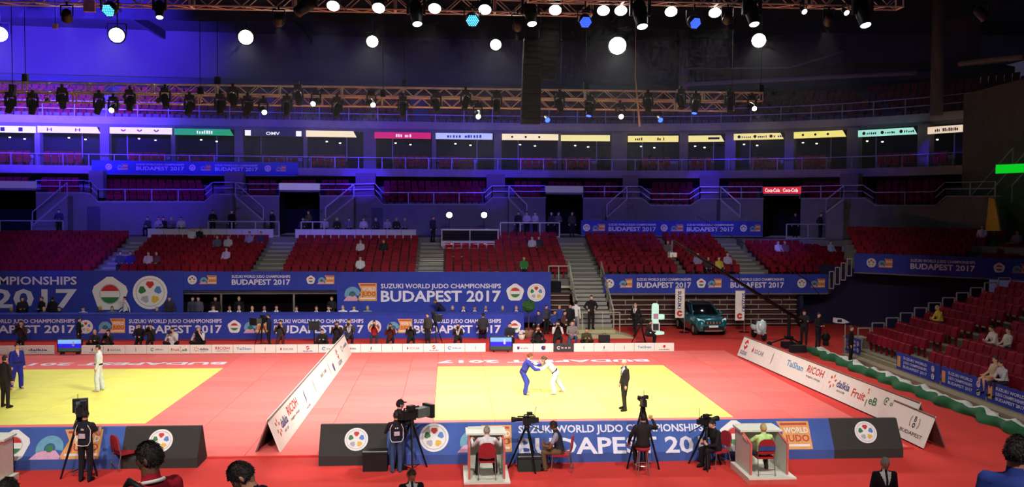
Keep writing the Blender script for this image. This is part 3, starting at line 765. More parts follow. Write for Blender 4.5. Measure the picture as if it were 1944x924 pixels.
# ---- blue strips on the side stand's front
for i, (y0, y1) in enumerate(((42.0, 40.4), (37.0, 33.6), (33.5, 30.6), (30.5, 27.6), (27.5, 24.6))):
    where = 'at the far end of the side stand'if i == 0 else ('%s along the side stand from the aisle end' % ORD[i-1])
    t, l = cloth_panel('stand_banner', 'small blue printed banner strip, '+where, (18.93, y0, .22), -UY, UZ, y0-y1, .72, M_blue, .04, 'banner', 'banner strips on the side stand')
    n = fr(-UY, UZ); W = y0-y1; b = MB(); b.m = 10
    for k, s in enumerate(('SUZUKI WORLD', 'JUDO CHAMPIONSHIPS', 'BUDAPEST 2017')): b.text(s, l+n*.008-UY*W*.18+UZ*(.5-.18*k), -UY, UZ, .11, W*.55)
    obj('lettering', b, EMB, t)
    b = MB(); ring_emblem(b, l+n*.008-UY*W*.86+UZ*.5, -UY, UZ, .12); obj('ring_emblem', b, EMB, t)
    b = MB(); pentagon(b, l+n*.008-UY*W*.86+UZ*.2, -UY, UZ, .12); obj('pentagon_emblem', b, EMB, t)
    b = MB(); b.m = 6; b.obox(l+n*.002-UY*W*.03+UZ*.12, -UY*W*.08, UZ*.45, n*.004); obj('event_card', b, EMB, t)

# ---- low white sponsor boards behind the mats
def low_boards(x0, x1, y, marks, label, dark=()):
    n = len(marks); w = (x1-x0)/n
    t = thing('sponsor_board', label, 'board', ((x0+x1)/2, y, 0))
    for i, k in enumerate(marks):
        a = -(x1-x0)/2+i*w
        obj('panel', MB().box(a+.01, a+w-.01, 0, .08, .0, .40), SP[8] if i in dark else M_white, t)
        b = MB(); sponsor(b, k, (a+w*.12, -.006, .03), UX, UZ, w*.76, .34)
        if i in dark: b.mi = [0]*len(b.mi)
        obj('lettering', b, SP, t)
    return t
low_boards(-22.6, -18.45, 43.5, ('grey', 'dalkia'), 'low white sponsor board at the left edge, left of the first screen')
low_boards(-17.2, 1.75, 43.45, ('flame', 'SOCAR', 'thin', 'green', 'Fruit', 'dalkia', 'RICOH', 'TaiShan', 'thin', 'SOCAR', 'S', 'cyan', 'grey', 'flame', 'thin', 'SOCAR', 'S', 'cyan', 'thin'), 'long low white sponsor board behind both contest mats')
low_boards(3.05, 10.95, 43.3, ('shield', 'navyball', 'green', 'thin', 'flame', 'thin', 'TaiShan', 'round'), 'low white sponsor board right of the second screen', (2,))

# ---- sloping sponsor boards between and beside the mats (inverted V)
def tent_board(label, a, c, marks, side, half=.36, H=.93, group=None):
    """a near, c far base centre (x, y); side +1: printed face looks to +X"""
    a, c = Vector((*a, 0)), Vector((*c, 0)); d = (c-a); Ln = d.length; d.normalize(); s = Vector((d.y, -d.x, 0))*side
    t = thing('sloping_sponsor_board', label, 'board', (a+c)/2, 0, group); z = -(c-a)/2
    slope = (UZ*H-s*half); sl = slope.length; vv = slope.normalized(); nn = d.cross(vv)*1; nn = nn if nn.dot(s) > 0 else -nn
    o = z+s*half
    obj('printed_panel', MB().obox(o, d*Ln, vv*sl, -nn*.04), M_white, t)
    o2 = z-s*half; v2 = (UZ*H+s*half).normalized(); n2 = d.cross(v2); n2 = n2 if n2.dot(s) < 0 else -n2
    obj('rear_panel', MB().obox(o2, d*Ln, v2*sl, -n2*.04), mat('board_back', (120, 92, 88), .8), t)
    u = d if side > 0 else -d; st = o if side > 0 else o+d*Ln
    for k, f0, f1, g0, g1 in marks:
        b = MB(); sponsor(b, k, st+nn*.006+u*Ln*f0+vv*sl*g0, u, vv, Ln*(f1-f0), sl*(g1-g0)); obj('lettering', b, SP, t)
    return t
xs = lambda y: -5.12+.14*(y-25.8)/17.3
YS = (25.8, 30.0, 34.1, 38.5, 43.1)
LM = ([('dalkia', .08, .50, .15, .95), ('RICOH', .52, .96, .2, .95)], [('flame', .05, .45, .1, .95), ('thin', .55, .9, .1, .95)], [('grey', .08, .48, .3, .8), ('thin', .5, .7, .1, .9), ('navyball', .7, .95, .05, .6)], [('S', .05, .4, .1, .9), ('green', .5, .95, .3, .9)])
for i in range(4):
    tent_board('white sloping sponsor board between the two mats, %s from the camera' % ('nearest' if i == 0 else ORD[i]), (xs(YS[i]), YS[i]+.01), (xs(YS[i+1]), YS[i+1]-.01), LM[i], 1, group='sloping boards between the mats')
xr = lambda y: 14.02+.62*(42-y)/13.
YR = (28.0, 29.2, 33.3, 37.6, 42.0)
RM = ([], [('Fruit', .52, .95, .12, .9), ('dalkia', .04, .48, .15, .95)], [('RICOH', .60, .97, .2, .95), ('TaiShan', .16, .56, .2, .9)], [('thin', .72, .95, .1, .95), ('SOCAR', .22, .62, .2, .85)])
tent_board('white sloping sponsor board right of the mats, nearest of the long row', (xr(27.2), 27.2), (xr(29.2)+.0, 29.19), [('Gol', .02, .65, .30, .95)], -1, group='sloping boards right of the mats')
tent_board('white sloping sponsor board right of the mats with orange burst logo', (xr(29.2), 29.21), (xr(33.3), 33.29), RM[1], -1, group='sloping boards right of the mats')
tent_board('white sloping sponsor board right of the mats with red and cyan words', (xr(33.3), 33.31), (xr(37.6), 37.59), RM[2], -1, group='sloping boards right of the mats')
tent_board('white sloping sponsor board right of the mats, farthest, with red logo', (xr(37.6), 37.61), (xr(42.), 42.), [('S', .02, .24, .1, .95), ('SOCAR', .28, .66, .2, .85), ('thin', .74, .95, .1, .95)], -1, group='sloping boards right of the mats')
tent_board('white sloping board with city crest at the near right corner of the mats', (14.15, 25.3), (14.1, 27.6), [('BUD', .30, .98, .02, .98)], -1)

# ---- soft wedge barriers in front of the mats
def barrier(label, x0, x1, y, segs, items):
    t = thing('soft_barrier', label, 'barrier', ((x0+x1)/2, y, FL)); hw = (x1-x0)/2; zt = 1.02; zb = .26; yt = .44
    vv = Vector((0, yt, zt-zb)); sl = vv.length; vv.normalize(); n = fr(UX, vv)
    for k, (a, c, m) in enumerate(segs):
        sec = [(0, 0, 0), (0, 0, zb), (0, yt, zt), (0, yt+.12, zt), (0, yt+.55, 0)]
        obj('barrier_section', MB().prism([(a-x0-hw+p[0], p[1], p[2]) for p in sec], (c-a, 0, 0)), m, t)
    for it in items:
        kind, x, w, g0, g1 = it; b = MB(); o = Vector((x-x0-hw, 0, zb))+n*.008
        if kind == 'r': ring_emblem(b, o+vv*sl*g0, UX, vv, g1); nm = 'ring_emblem'
        elif kind == 'p': pentagon(b, o+vv*sl*g0, UX, vv, g1); nm = 'pentagon_emblem'
        elif kind == 'j': judo_card(b, o+vv*sl*g0, UX, vv, w, sl*(g1-g0)); nm = 'event_card'
        else: b.m = 10; b.text(kind, o+vv*sl*g0, UX, vv, sl*(g1-g0), w, .025); nm = 'lettering'
        obj(nm, b, EMB, t)
    return t
BY = 24.5
bx = lambda px: PY(px, 830, BY+.15).x
barrier('long blue and black soft barrier in front of the right contest mat', bx(606), 12.8, BY,
        ((bx(606), bx(735), M_bclad), (bx(735), bx(1580), M_blue2), (bx(1580), 12.8, M_bclad)),
        (('r', bx(676), 0, .52, .32), ('r', bx(824), 0, .55, .40), ('j', bx(868), 1.5, .06, .92), ('SUZUKI WORLD JUDO CHAMPIONSHIPS', bx(985), bx(1338)-bx(985), .66, .90), ('BUDAPEST 2017', bx(985), bx(1372)-bx(985), -.02, .50),
         ('p', bx(1398), 0, .46, .48), ('j', bx(1430), bx(1540)-bx(1430), .02, .94), ('r', bx(1646), 0, .55, .32)))
barrier('blue and black soft barrier in front of the left contest mat', -16., -6.72, BY,
        ((-16, bx(232), M_blue2), (bx(232), -6.72, M_bclad)), (('p', bx(22), 0, .45, .45), ('j', bx(58), bx(190)-bx(58), .02, .94), ('r', bx(303), 0, .55, .32)))

# ---- backlit signs of the private boxes
def sign_mat(name, rgb, e): return mat('backlit_'+name, rgb, .5, noise=.04, scale=3, emit=e)
SG = [(-40, 67, 245, (244, 236, 204), 'sq', 0), (71, 190, 246, (250, 226, 240), 'h', 1), (208, 326, 248, (240, 228, 226), 'swoosh', 0), (331, 443, 250.5, (34, 150, 96), 'word', 1), (465, 575, 253, (24, 20, 40), 'OMV', 0),
      (581, 677, 254, (246, 228, 176), '', 1), (711, 818, 257, (196, 20, 84), 'word', 0), (827, 935, 258.5, (176, 186, 250), 'navy', 0), (953, 1060, 260, (248, 226, 184), 'dots', 0), (1065, 1158, 262, (240, 226, 150), '', 0),
      (1192, 1288, 263.5, (240, 222, 132), 'orange', 0), (1307, 1375, 263, (240, 224, 140), 'bar', 1), (1393, 1488, 259, (240, 222, 140), 'icons', 1), (1507, 1606, 255, (240, 224, 120), 'dots', 1), (1629, 1740, 251, (160, 226, 204), 'icons', 1), (1761, 1833, 245.5, (232, 206, 180), 'navy', 1)]
SPATH = offset(RING, .45)
NM = 'pale cream,soft pink,white with red swooshes,green,black,pale yellow,crimson,light blue,cream with dots,plain straw yellow,yellow with orange print,short yellow with dark bar,yellow with small icons,lemon yellow,mint green,beige'.split(',')
PR = [mat('sign_print_dark', (40, 34, 40), .6), mat('sign_print_red', (200, 60, 60), .6), mat('sign_print_white', (250, 246, 246), .5, emit=1.), mat('sign_print_navy', (70, 84, 170), .6), mat('sign_print_orange', (226, 110, 50), .6)]
for i, (x0, x1, yc, col, kind, arrow) in enumerate(SG):
    s0, s1 = s_px(SPATH, x0, yc), s_px(SPATH, x1, yc); p, _ = at(SPATH, s0); q_, _ = at(SPATH, s1)
    zc = z_px(SPATH, (x0+x1)/2, yc); u = Vector((q_.x-p.x, q_.y-p.y, 0)); W = u.length; u.normalize(); n = fr(u, UZ); H = .46
    t = thing('box_sign', 'backlit %s sign over a private box, %s from the left' % (NM[i], ORD[i]), 'sign', Vector((p.x, p.y, zc))+u*W/2, 0, 'backlit box signs')
    l = -u*W/2-UZ*H/2
    P = [l, l+u*W, l+u*(W-.25 if arrow else W)+UZ*H, l+UZ*H] if arrow else [l, l+u*W, l+u*W+UZ*H, l+UZ*H]
    obj('light_panel', MB().prism(P, -n*.12), sign_mat(NM[i].replace(' ', '_'), col, 1.0 if i != 4 else .4), t)
    b = MB(); o = l+n*.01; more = []
    if kind == 'OMV': b.m = 2; b.text('OMV', o+u*W*.36+UZ*H*.25, u, UZ, H*.5, W*.24); more = [MB().obox(o+UZ*.04, u*.42, UZ*H*.85, n*.01), MB().obox(o+u*(W-.5)+UZ*.04, u*.4, UZ*H*.85, n*.01)]
    elif kind == 'word': b.m = 2; smudge(b, o+u*W*.38+UZ*H*.22, u, UZ, W*.28, H*.55, 7)
    elif kind == 'sq': more = [MB().obox(o+u*W*f+UZ*H*.2, u*.28, UZ*H*.6, n*.005) for f in (.12, .38, .7)]
    elif kind == 'h':
        more = [MB().text('H', o+u*W*f+UZ*H*.25, u, UZ, H*.5, .34) for f in (.15, .60)]
    elif kind == 'swoosh':
        more = [MB().ring(o+u*W*f+UZ*H*.75, u, UZ, .10, .19, 8, math.radians(190), math.radians(350)) for f in (.22, .48, .75)]
    elif kind == 'navy': b.m = 3; smudge(b, o+u*W*.2+UZ*H*.25, u, UZ, W*.62, H*.5, 12)
    elif kind == 'dots':
        more = [MB().disc(o+u*W*f+UZ*H*.5, u, UZ, .09, 8) for f in (.18, .42, .66)]
    elif kind == 'orange': b.m = 4; smudge(b, o+u*W*.14+UZ*H*.25, u, UZ, W*.2, H*.5, 5); e_ = MB(); e_.m = 4; smudge(e_, o+u*W*.58+UZ*H*.25, u, UZ, W*.2, H*.5, 5); more = [e_]
    elif kind == 'bar': b.m = 0; b.obox(o+u*W*.55+UZ*H*.35, u*W*.32, UZ*H*.35, n*.005)
    elif kind == 'icons':
        for f in (.08, .40, .72): e_ = MB(); e_.disc(o+u*W*f+u*.1+UZ*H*.5, u, UZ, .12, 8); e_.m = 3; smudge(e_, o+u*(W*f+.3)+UZ*H*.3, u, UZ, .7, H*.35, 5); more.append(e_)
    if b.f: obj('print', b, PR, t)
    for e_ in more: obj('print', e_, PR[2] if kind == 'OMV' else (PR[1] if kind == 'swoosh' else PR), t)
    # little box ceiling lamps under each sign
    if i != 4:
        for k, f in enumerate((.35, .62)): obj('downlight', MB().lathe([(.08, .05), (.08, 0), (.05, -.03)], l+u*W*f+Vector((0, 1.6, -.25-.1*(k % 2))), 8), mat('box_downlight', (255, 236, 214), .5, noise=.02, emit=3.), t)
# signs over the passages
for x0, x1, y, nm, col, e in ((-60, 68, 350, 'dull lilac', (140, 124, 176), .25), (530, 607, 354, 'dull white', (180, 168, 200), .35), (1036, 1107, 359, 'dull grey', (150, 140, 176), .25), (1449, 1520, 361, 'lit red', (206, 44, 48), .9)):
    P = offset(WALL, -.25); s0, s1 = s_px(P, x0, y), s_px(P, x1, y); p, _ = at(P, s0); q_, _ = at(P, s1); zc = z_px(P, (x0+x1)/2, y); u = Vector((q_.x-p.x, q_.y-p.y, 0)); W = u.length; u.normalize(); n = fr(u, UZ)
    t = thing('passage_sign', nm+' sign panel over a dark passage' + (' with white script words' if e > .8 else ''), 'sign', Vector((p.x, p.y, zc))+u*W/2)
    obj('light_panel', MB().obox(-u*W/2-UZ*.24, u*W, UZ*.48, -n*.2), sign_mat('passage_'+nm.replace(' ', '_'), col, e), t)
    if e > .8: 
        [obj('lettering', MB().text('Coca-Cola', -u*W/2+u*W*f-UZ*.12+n*.008, u, UZ, .26, W*.40), PR[2], t) for f in (.05, .53)]
    obj('lintel', MB().obox(-u*W/2-UZ*.38, u*W, UZ*.12, -n*.3), M_conc, t)
p = PX(1890, 322, 30.6); q_ = PX(1990, 318, 33.6)
tag(obj('led_strip_sign', MB().obox(p-UZ*.22, q_-p, UZ*.5, Vector((.1, .1, 0))), sign_mat('green_led', (10, 220, 40), .8)), 'bright green lit strip on the wall at the right edge', 'sign')
# ================================================================ LIGHTING RIG
M_truss = mat('truss_tube', (232, 224, 212), .4, metal=.15, noise=.06)
M_lens = mat('lit_lens_white', (255, 250, 240), .3, noise=.01, emit=14.)
M_lensc = mat('lit_lens_cool', (226, 244, 255), .3, noise=.01, emit=7.)
M_flood = mat('lit_flood', (255, 252, 226), .3, noise=.01, emit=30.)
M_ledb = mat('led_blue', (40, 70, 255), .4, noise=.05, emit=6.)
M_ledc = mat('led_cyan', (70, 190, 255), .4, noise=.05, emit=5.)
M_house = mat('fixture_housing', (40, 40, 44), .5, metal=.3, noise=.12)
M_chrome = mat('fixture_rim', (120, 122, 124), .3, metal=.7, noise=.08)
def truss_section(Ln, H, D):
    b = MB(); r = .026
    for y in (0, D):
        for z in (0, H): b.tube([(0, y, z), (Ln, y, z)], r, 6)
    n = round(Ln/.5); s = Ln/n
    for i in range(n):
        x = i*s
        for y in (0, D): b.tube([(x, y, 0 if i % 2 else H), (x+s, y, H if i % 2 else 0)], .016, 4)
        for z in (0, H): b.tube([(x, 0 if i % 2 else D, z), (x+s, D if i % 2 else 0, z)], .014, 4)
    for x in (.02, Ln-.02):
        for y in (0, D): b.tube([(x, y, 0), (x, y, H)], .022, 5)
        for z in (0, H): b.tube([(x, 0, z), (x, D, z)], .022, 5)
    return b.mesh('truss_section', M_truss)
TS = {}
def truss(label, x0, x1, y, z, H=.44, D=.44, lift=None):
    n = max(1, round((x1-x0)/3.)); Ln = (x1-x0)/n; k = (round(Ln, 3), H, D)
    if k not in TS: TS[k] = truss_section(Ln, H, D)
    t = thing('lighting_truss', label, 'truss', ((x0+x1)/2, y, z))
    for i in range(n): link('truss_section', TS[k], t, (-(x1-x0)/2+Ln*i, 0, 0))
    for i in range(0, n+1, 3):
        x = -(x1-x0)/2+min(Ln*i, x1-x0-.1)+.05; obj('hoist_cable', MB().tube([(x, D/2, H), (x, D/2, 21.58-z)], .018, 5).box(x-.12, x+.12, D/2-.12, D/2+.12, H, H+.4), M_blackm, t)
    return t
TY1 = 45.9
truss('upper truss of the long rear lighting bridge', -30, 16.1, TY1, 12.52)
truss('lower truss of the long rear lighting bridge', -30, 14.4, TY1-.6, 11.93)
NZ = PY(600, 15, 27.2).z
truss('front lighting truss along the top of the picture', -13.5, 4.3, 27.2, NZ)
RTZ = PY(1440, 7, 25.8).z; truss('front right lighting truss cut by the top edge', 2.2, 13.2, 25.8, RTZ)
# a further truss over the near side carries the same lamps, out of the picture
truss('near lighting truss above the front barrier', -14, 14, 13.0, 13.2)

def moving_head(label, pos, aim, s=1., lens=None, group=None, power=0, color=(1, .96, .9), angle=40, dim=False):
    """base box, fork and barrel hung from a truss; pos = pivot of the barrel"""
    t = thing('moving_head_light', label, 'spotlight', pos, 0, group); d = (Vector(aim)-Vector(pos)).normalized()
    obj('base_box', MB().box(-.16*s, .16*s, -.13*s, .13*s, .36*s, .52*s).box(-.05*s, .05*s, -.05*s, .05*s, .52*s, .66*s), M_house, t)
    b = MB()
    for x in (-1, 1): b.box(x*.2*s-.03*s, x*.2*s+.03*s, -.06*s, .06*s, -.07*s, .36*s)
    b.box(-.2*s, .2*s, -.06*s, .06*s, .32*s, .36*s); obj('fork', b, M_house, t)
    obj('barrel', MB().lathe([(.10*s, -.26*s), (.15*s, -.2*s), (.16*s, .05*s), (.125*s, .3*s), (.135*s, .34*s)], (0, 0, 0), 14, d), M_house, t, True)
    obj('lens', MB().lathe([(.115*s, .342*s), (.10*s, .36*s), (.04*s, .372*s)], (0, 0, 0), 14, d), lens or M_lensc, t, True)
    if power: spot('lamp', Vector(pos)+d*.42*s, aim, power, color, angle, .7, .08, t)
    return t
def par(label, pos, aim, s=1., power=0, color=(1, .95, .86), angle=70, group=None, lens=None, hook=.42):
    t = thing('par_can_light', label, 'spotlight', pos, 0, group); d = (Vector(aim)-Vector(pos)).normalized()
    obj('can', MB().lathe([(.07*s, -.24*s), (.13*s, -.2*s), (.14*s, .1*s), (.16*s, .14*s)], (0, 0, 0), 14, d), M_house, t, True)
    obj('lens', MB().lathe([(.145*s, .141*s), (.12*s, .15*s), (.05*s, .155*s)], (0, 0, 0), 14, d), lens or M_lens, t, True)
    obj('yoke', MB().bar((-.17*s, 0, 0), (-.17*s, 0, .3*s), .03*s).bar((.17*s, 0, 0), (.17*s, 0, .3*s), .03*s).bar((-.17*s, 0, .3*s), (.17*s, 0, .3*s), .03*s).bar((0, 0, .3*s), (0, 0, max(.42*s, hook)), .04*s), M_blackm, t)
    if power: spot('lamp', Vector(pos)+d*.22*s, aim, power, color, angle, .8, .12, t)
    return t
def led_par(label, pos, aim, s, m, n=3, power=0, color=(.1, .15, 1), angle=40):
    t = thing('led_par_light', label, 'spotlight', pos, 0, 'blue led pars on the front truss'); d = (Vector(aim)-Vector(pos)).normalized()
    q = d.to_track_quat('Z', 'Y').to_matrix()
    obj('can', MB().lathe([(.12*s, -.2*s), (.2*s, -.12*s), (.2*s, .08*s)], (0, 0, 0), 18, d), M_house, t, True)
    b = MB()
    for i in range(-n, n+1):
        for j in range(-n, n+1):
            if abs(i+j) > n: continue
            c = q @ Vector(((i+j*.5)*.165*s/n*1.02, j*.866*.165*s/n*1.02, .085*s)); b.lathe([(.018*s*3/n, -.01*s), (.02*s*3/n, .0), (.01*s*3/n, .012*s)], c, 7, d)
    obj('led_cluster', b, m, t)
    obj('yoke', MB().bar((-.24*s, 0, 0), (-.24*s, 0, .34*s), .03*s).bar((.24*s, 0, 0), (.24*s, 0, .34*s), .03*s).bar((-.24*s, 0, .34*s), (.24*s, 0, .34*s), .03*s).bar((0, 0, .34*s), (0, 0, max(.5*s, max(NZ, RTZ)+.05-Vector(pos).z)), .04*s), M_blackm, t)
    if power: spot('lamp', Vector(pos)+d*.3, aim, power, color, angle, .9, .1, t)
    return t
# ---- front truss: bright par cans along the lower chord
PWR = 3350
for i, (px, py) in enumerate(((634, 4), (720, 8), (826, 9), (921, 11), (1054, 12), (1145, 13), (1178, 13), (1273, 15), (1356, 17))):
    p = PY(px, py, 26.7); aim = Vector((p.x*1.5-3, 33.5+(i % 3)*2.5, 0)); a2 = p+(Vector((0, -.35, -.75)))*10
    par('bright par can on the front truss, %s from the left' % ORD[i], p, (aim+a2*1.)/2 if False else Vector((p.x-1.0, 16., 0)), 1.25, 0, group='bright par cans on the front truss')
    spot('par_beam', p+Vector((0, .1, -.4)), aim, PWR, (1, .95, .88), 84, .9, .25)
for i, (px, py, s) in enumerate(((303, 16, .85), (584, 8, 1.25), (790, 22, 1.2), (1007, 22, 1.2), (1215, 24, 1.3), (1427, 22, 1.2), (1637, 22, 1.3))):
    p = PY(px, py, 26.9 if px < 1050 else 25.6); moving_head('moving head lamp hanging under the front truss, %s from the left' % ORD[i], p, p+Vector((.1, -.35, -1)) if i != 1 else p+Vector((-.5, -.3, -.5)), s, M_lensc if i != 1 else M_house, 'moving heads on the front truss')
for i, (px, py, s, m, n) in enumerate(((208, 18, 1.0, M_ledc, 3), (897, 37, 1.0, M_ledc, 3), (1111, 40, .95, M_ledb, 4), (1318, 42, .95, M_ledb, 4))):
    p = PY(px, py, 26.6 if px < 1000 else 26.0); led_par(('cyan' if m is M_ledc else 'deep blue')+' led par under the front truss, %s from the left' % ORD[i], p, p+Vector(((-.25, 0, .05, .35)[i], -1, -.7)), s, m, n)
for i, (px, py) in enumerate(((1525, 20), (1605, 22))):
    p = PY(px, py, 25.6); par('small work lamp under the front right truss, %s of two' % ORD[i], p, p+Vector((.2, -1, -.8)), .55, lens=M_lensc, hook=.7, group='small work lamps on the front right truss')
p = PY(1865, 28, 25.6); par('dark spotlight at the right end of the front right truss', p, p+Vector((.8, -.2, -.9)), 1.1, lens=M_house)
# extra par cans added up front to brighten the far tables and lower stand
for i, (x, tx, tz) in enumerate(((-11, -21, 2.5), (-5, -9, 2.5), (2, 2.5, 2.5), (8, 14, 2.5), (11, 21, 1.8))):
    p = Vector((x, 27.1, NZ-.4) if x < 4 else (x, 25.9, RTZ-.4)); par('added par can lighting the far stand from the front truss, %s from the left' % ORD[i], p, (tx, 55, tz), 1.0, 3600, (1, .94, .9), 33, 'par cans added to light the far stand')
# ---- near truss lamps (light the barrier, crew and carpet from the camera's side)
for i, x in enumerate((-11, -6.5, -2, 2.5, 7, 11.5)):
    p = Vector((x, 12.8, 12.9)); par('par can on the near truss over the barrier, %s from the left' % ORD[i], p, (x*1.1, 30, 0), 1.25, 0, group='par cans on the near truss')
    spot('par_beam', p+Vector((0, .3, -.3)), (x*1.15, 29., 0), 4100, (1, .95, .9), 66, .9, .25)
# ---- rear bridge: moving heads hanging under the lower truss
lit = ((215, 213), (500, 217), (600, 201), (705, 203), (907, 225), (1177, 225), (1427, 210))
for i, (px, py) in enumerate(lit):
    p = PY(px, py-8, 45.1); aim = p+Vector(((.1, .35, -.3, .35, .05, 0, .1)[i], -1, -.45)); moving_head('lit moving head under the rear bridge, %s from the left' % ORD[i], p, aim, 1.05, M_lens, 'lit moving heads on the rear bridge')
    spot('rear_beam', p+Vector((0, -.5, -.2)), (p.x*1.0, 33, 0), 1800, (1, .95, .9), 70, .9, .15)
drk = [(20, 205), (62, 207), (118, 196), (188, 207), (247, 200), (314, 196), (360, 210), (418, 208), (442, 194), (470, 212), (545, 212), (566, 190), (640, 214), (765, 212), (828, 205), (884, 200), (943, 206), (1062, 205), (1120, 212), (1230, 205), (1292, 198), (1320, 207), (1385, 203)]
for i, (px, py) in enumerate(drk):
    p = PY(px, py-6, 45.1); bl = px in (1120, 1320)
    o = moving_head(('unlit' if not bl else 'blue glowing')+' moving head under the rear bridge at its %s hanging place' % (ORD[i] if i < 16 else ('seventeenth', 'eighteenth', 'nineteenth', 'twentieth', 'next to last but two', 'next to last', 'last')[i-16]), p, p+Vector((.2*((i % 3)-1), -.25, -1)), 1.15, M_ledb if bl else M_house, 'unlit moving heads on the rear bridge')
for i, px in enumerate((1038, 1252)):
    p = PY(px, 226, 45.2); o = par('blue glowing lamp under the rear bridge right of the speakers, %s of two' % ORD[i], p, p+Vector((.3, -1, -.6)), .9, lens=M_ledb, group='blue lamps on the rear bridge')
# ---- floodlights hung from the roof above the far stand
for i, (px, py, r) in enumerate(((0, 64, .5), (222, 66, .5), (467, 70, .5), (707, 78, .40), (941, 84, .38), (1172, 86, .62), (1440, 76, .5))):
    p = PY(px, py, 56.); t = thing('floodlight', 'glaring floodlight hung from the roof, %s from the left' % ORD[i], 'floodlight', p, 0, 'roof floodlights')
    d = Vector((-p.x*.01, -1, -.42)).normalized(); q = d.to_track_quat('Z', 'Y').to_matrix()
    obj('housing', MB().lathe([(r*.5, -.5), (r*.95, -.1), (r, .1), (r*1.06, .12)], (0, 0, 0), 16, d), M_house, t, True)
    obj('lens', MB().lathe([(r*.86, .121), (r*.7, .15), (r*.3, .17)], (0, 0, 0), 16, d), M_flood, t, True)
    obj('bracket', MB().bar((0, .1, .2), (0, .1, 21.58-p.z), .06).bar((-r*1.1, 0, 0), (-r*1.1, 0, r*1.3), .05).bar((r*1.1, 0, 0), (r*1.1, 0, r*1.3), .05).bar((-r*1.1, 0, r*1.3), (r*1.1, 0, r*1.3), .05), M_blackm, t)
    spot('flood_beam', p+d*.3, (p.x*.8, 36, 0), 3600, (1, .97, .9), 66, .8, .3, t)
# narrow beams that draw streaks in the haze
for i, (px, py, Y, qx, qy, pw) in enumerate(((222, 66, 55.8, 180, 118, 9000), (467, 70, 55.8, 418, 135, 9000), (1172, 86, 55.8, 1130, 152, 12000), (1440, 76, 55.8, 1390, 132, 9000), (1273, 15, 26.6, 1195, 130, 2600), (1356, 17, 26.6, 1240, 150, 2600), (1130, 13, 26.6, 1075, 100, 2000))):
    a = PY(px, py, Y); c = PY(qx, qy, Y); d = (c-a).normalized(); spot('streak_beam', a+d*.7, a+d*9+Vector((0, -1.5, 0)), pw, (.9, .94, 1), 7, .5, .12)
# ---- blue washes on the stands behind
for i, (src, tgt, pw, an) in enumerate((((120, 185), (60, 70, 76), 130000, 56), ((60, 190), (180, 110, 74), 60000, 46), ((300, 190), (300, 330, 67), 16000, 34), ((90, 190), (90, 310, 67), 15000, 44), ((640, 195), (690, 335, 66), 34000, 12), ((560, 195), (560, 240, 69), 15000, 44), ((820, 195), (860, 250, 69), 9000, 36),
    ((900, 195), (930, 350, 66), 12000, 13), ((1060, 195), (1000, 325, 67), 12000, 13), ((1250, 195), (1335, 352, 66), 16000, 10), ((1300, 195), (1385, 290, 67), 18000, 8), ((1400, 195), (1497, 300, 66), 8000, 8), ((1420, 195), (1752, 285, 58), 14000, 6), ((380, 195), (440, 215, 69), 4200, 20), ((220, 195), (130, 500, 55), 7000, 38), ((1440, 195), (1480, 470, 58), 4000, 18))):
    p = PY(*src, 46.6); a = PY(tgt[0], tgt[1], tgt[2])
    par('blue wash lamp on the back of the rear bridge, place %s' % ORD[i], p, a, .8, pw, (.05, .015, 1.), an, 'blue wash lamps on the rear bridge', M_ledb)
for i, (x, tx, tz, pw) in enumerate(((-20, -26, 9, 5200), (-8, -9, 9, 5200), (4, 3, 9, 4200), (14, 14, 9, 3200), (12, 25, 10, 2600), (-24, -31, 22, 210000))):
    par('violet flood lamp on the back of the rear bridge, %s from the left' % ORD[i] if i < 5 else 'violet flood lamp aimed at the ceiling on the left', (x, 46.8, 12.2 if i < 5 else 13.1), (tx, 67, tz), .8, pw, (.09, .05, 1.), 62 if i < 5 else 64, 'violet flood lamps on the rear bridge', M_ledb)
# ---- speaker arrays hanging in the middle
M_spk = mat('speaker_black', (10, 10, 11), .7, noise=.2, scale=30)
def array(label, px, y0, y1, Y, wdt, lean_, n):
    a, c = PY(px, y0, Y), PY(px, y1, Y); t = thing('line_array_speaker', label, 'speaker', (a.x, Y, c.z)); H = a.z-c.z; h = H/n
    for i in range(n):
        x = lean_*(i/n)**1.5; tl = .12*(1-i/n)
        obj('cabinet', MB().prism([(x-wdt/2, -.25+tl*0, i*h+.01), (x-wdt/2, .35, i*h+.03), (x-wdt/2, .35, i*h+h-.03), (x-wdt/2, -.3, i*h+h-.01)], (wdt, 0, 0)), M_spk, t)
        obj('grille', MB().box(x-wdt*.42, x+wdt*.42, -.315, -.30, i*h+.04, i*h+h-.05), mat('speaker_grille', (16, 16, 17), .6, noise=.4, scale=60), t)
    obj('flying_frame', MB().box(-wdt/2+lean_, wdt/2+lean_, -.3, .4, H, H+.12).bar((lean_-.3, 0, H), (lean_-.3, 0, 21.58-c.z), .04).bar((lean_+.3, 0, H), (lean_+.3, 0, 21.58-c.z), .04), M_blackm, t)
    return t
array('tall black line array of speakers hanging before the rear bridge', 1008, 78, 236, 43., .9, .12, 14)
array('shorter black line array hanging right behind the tall one', 1038, 20, 152, 44.2, .95, .25, 11)
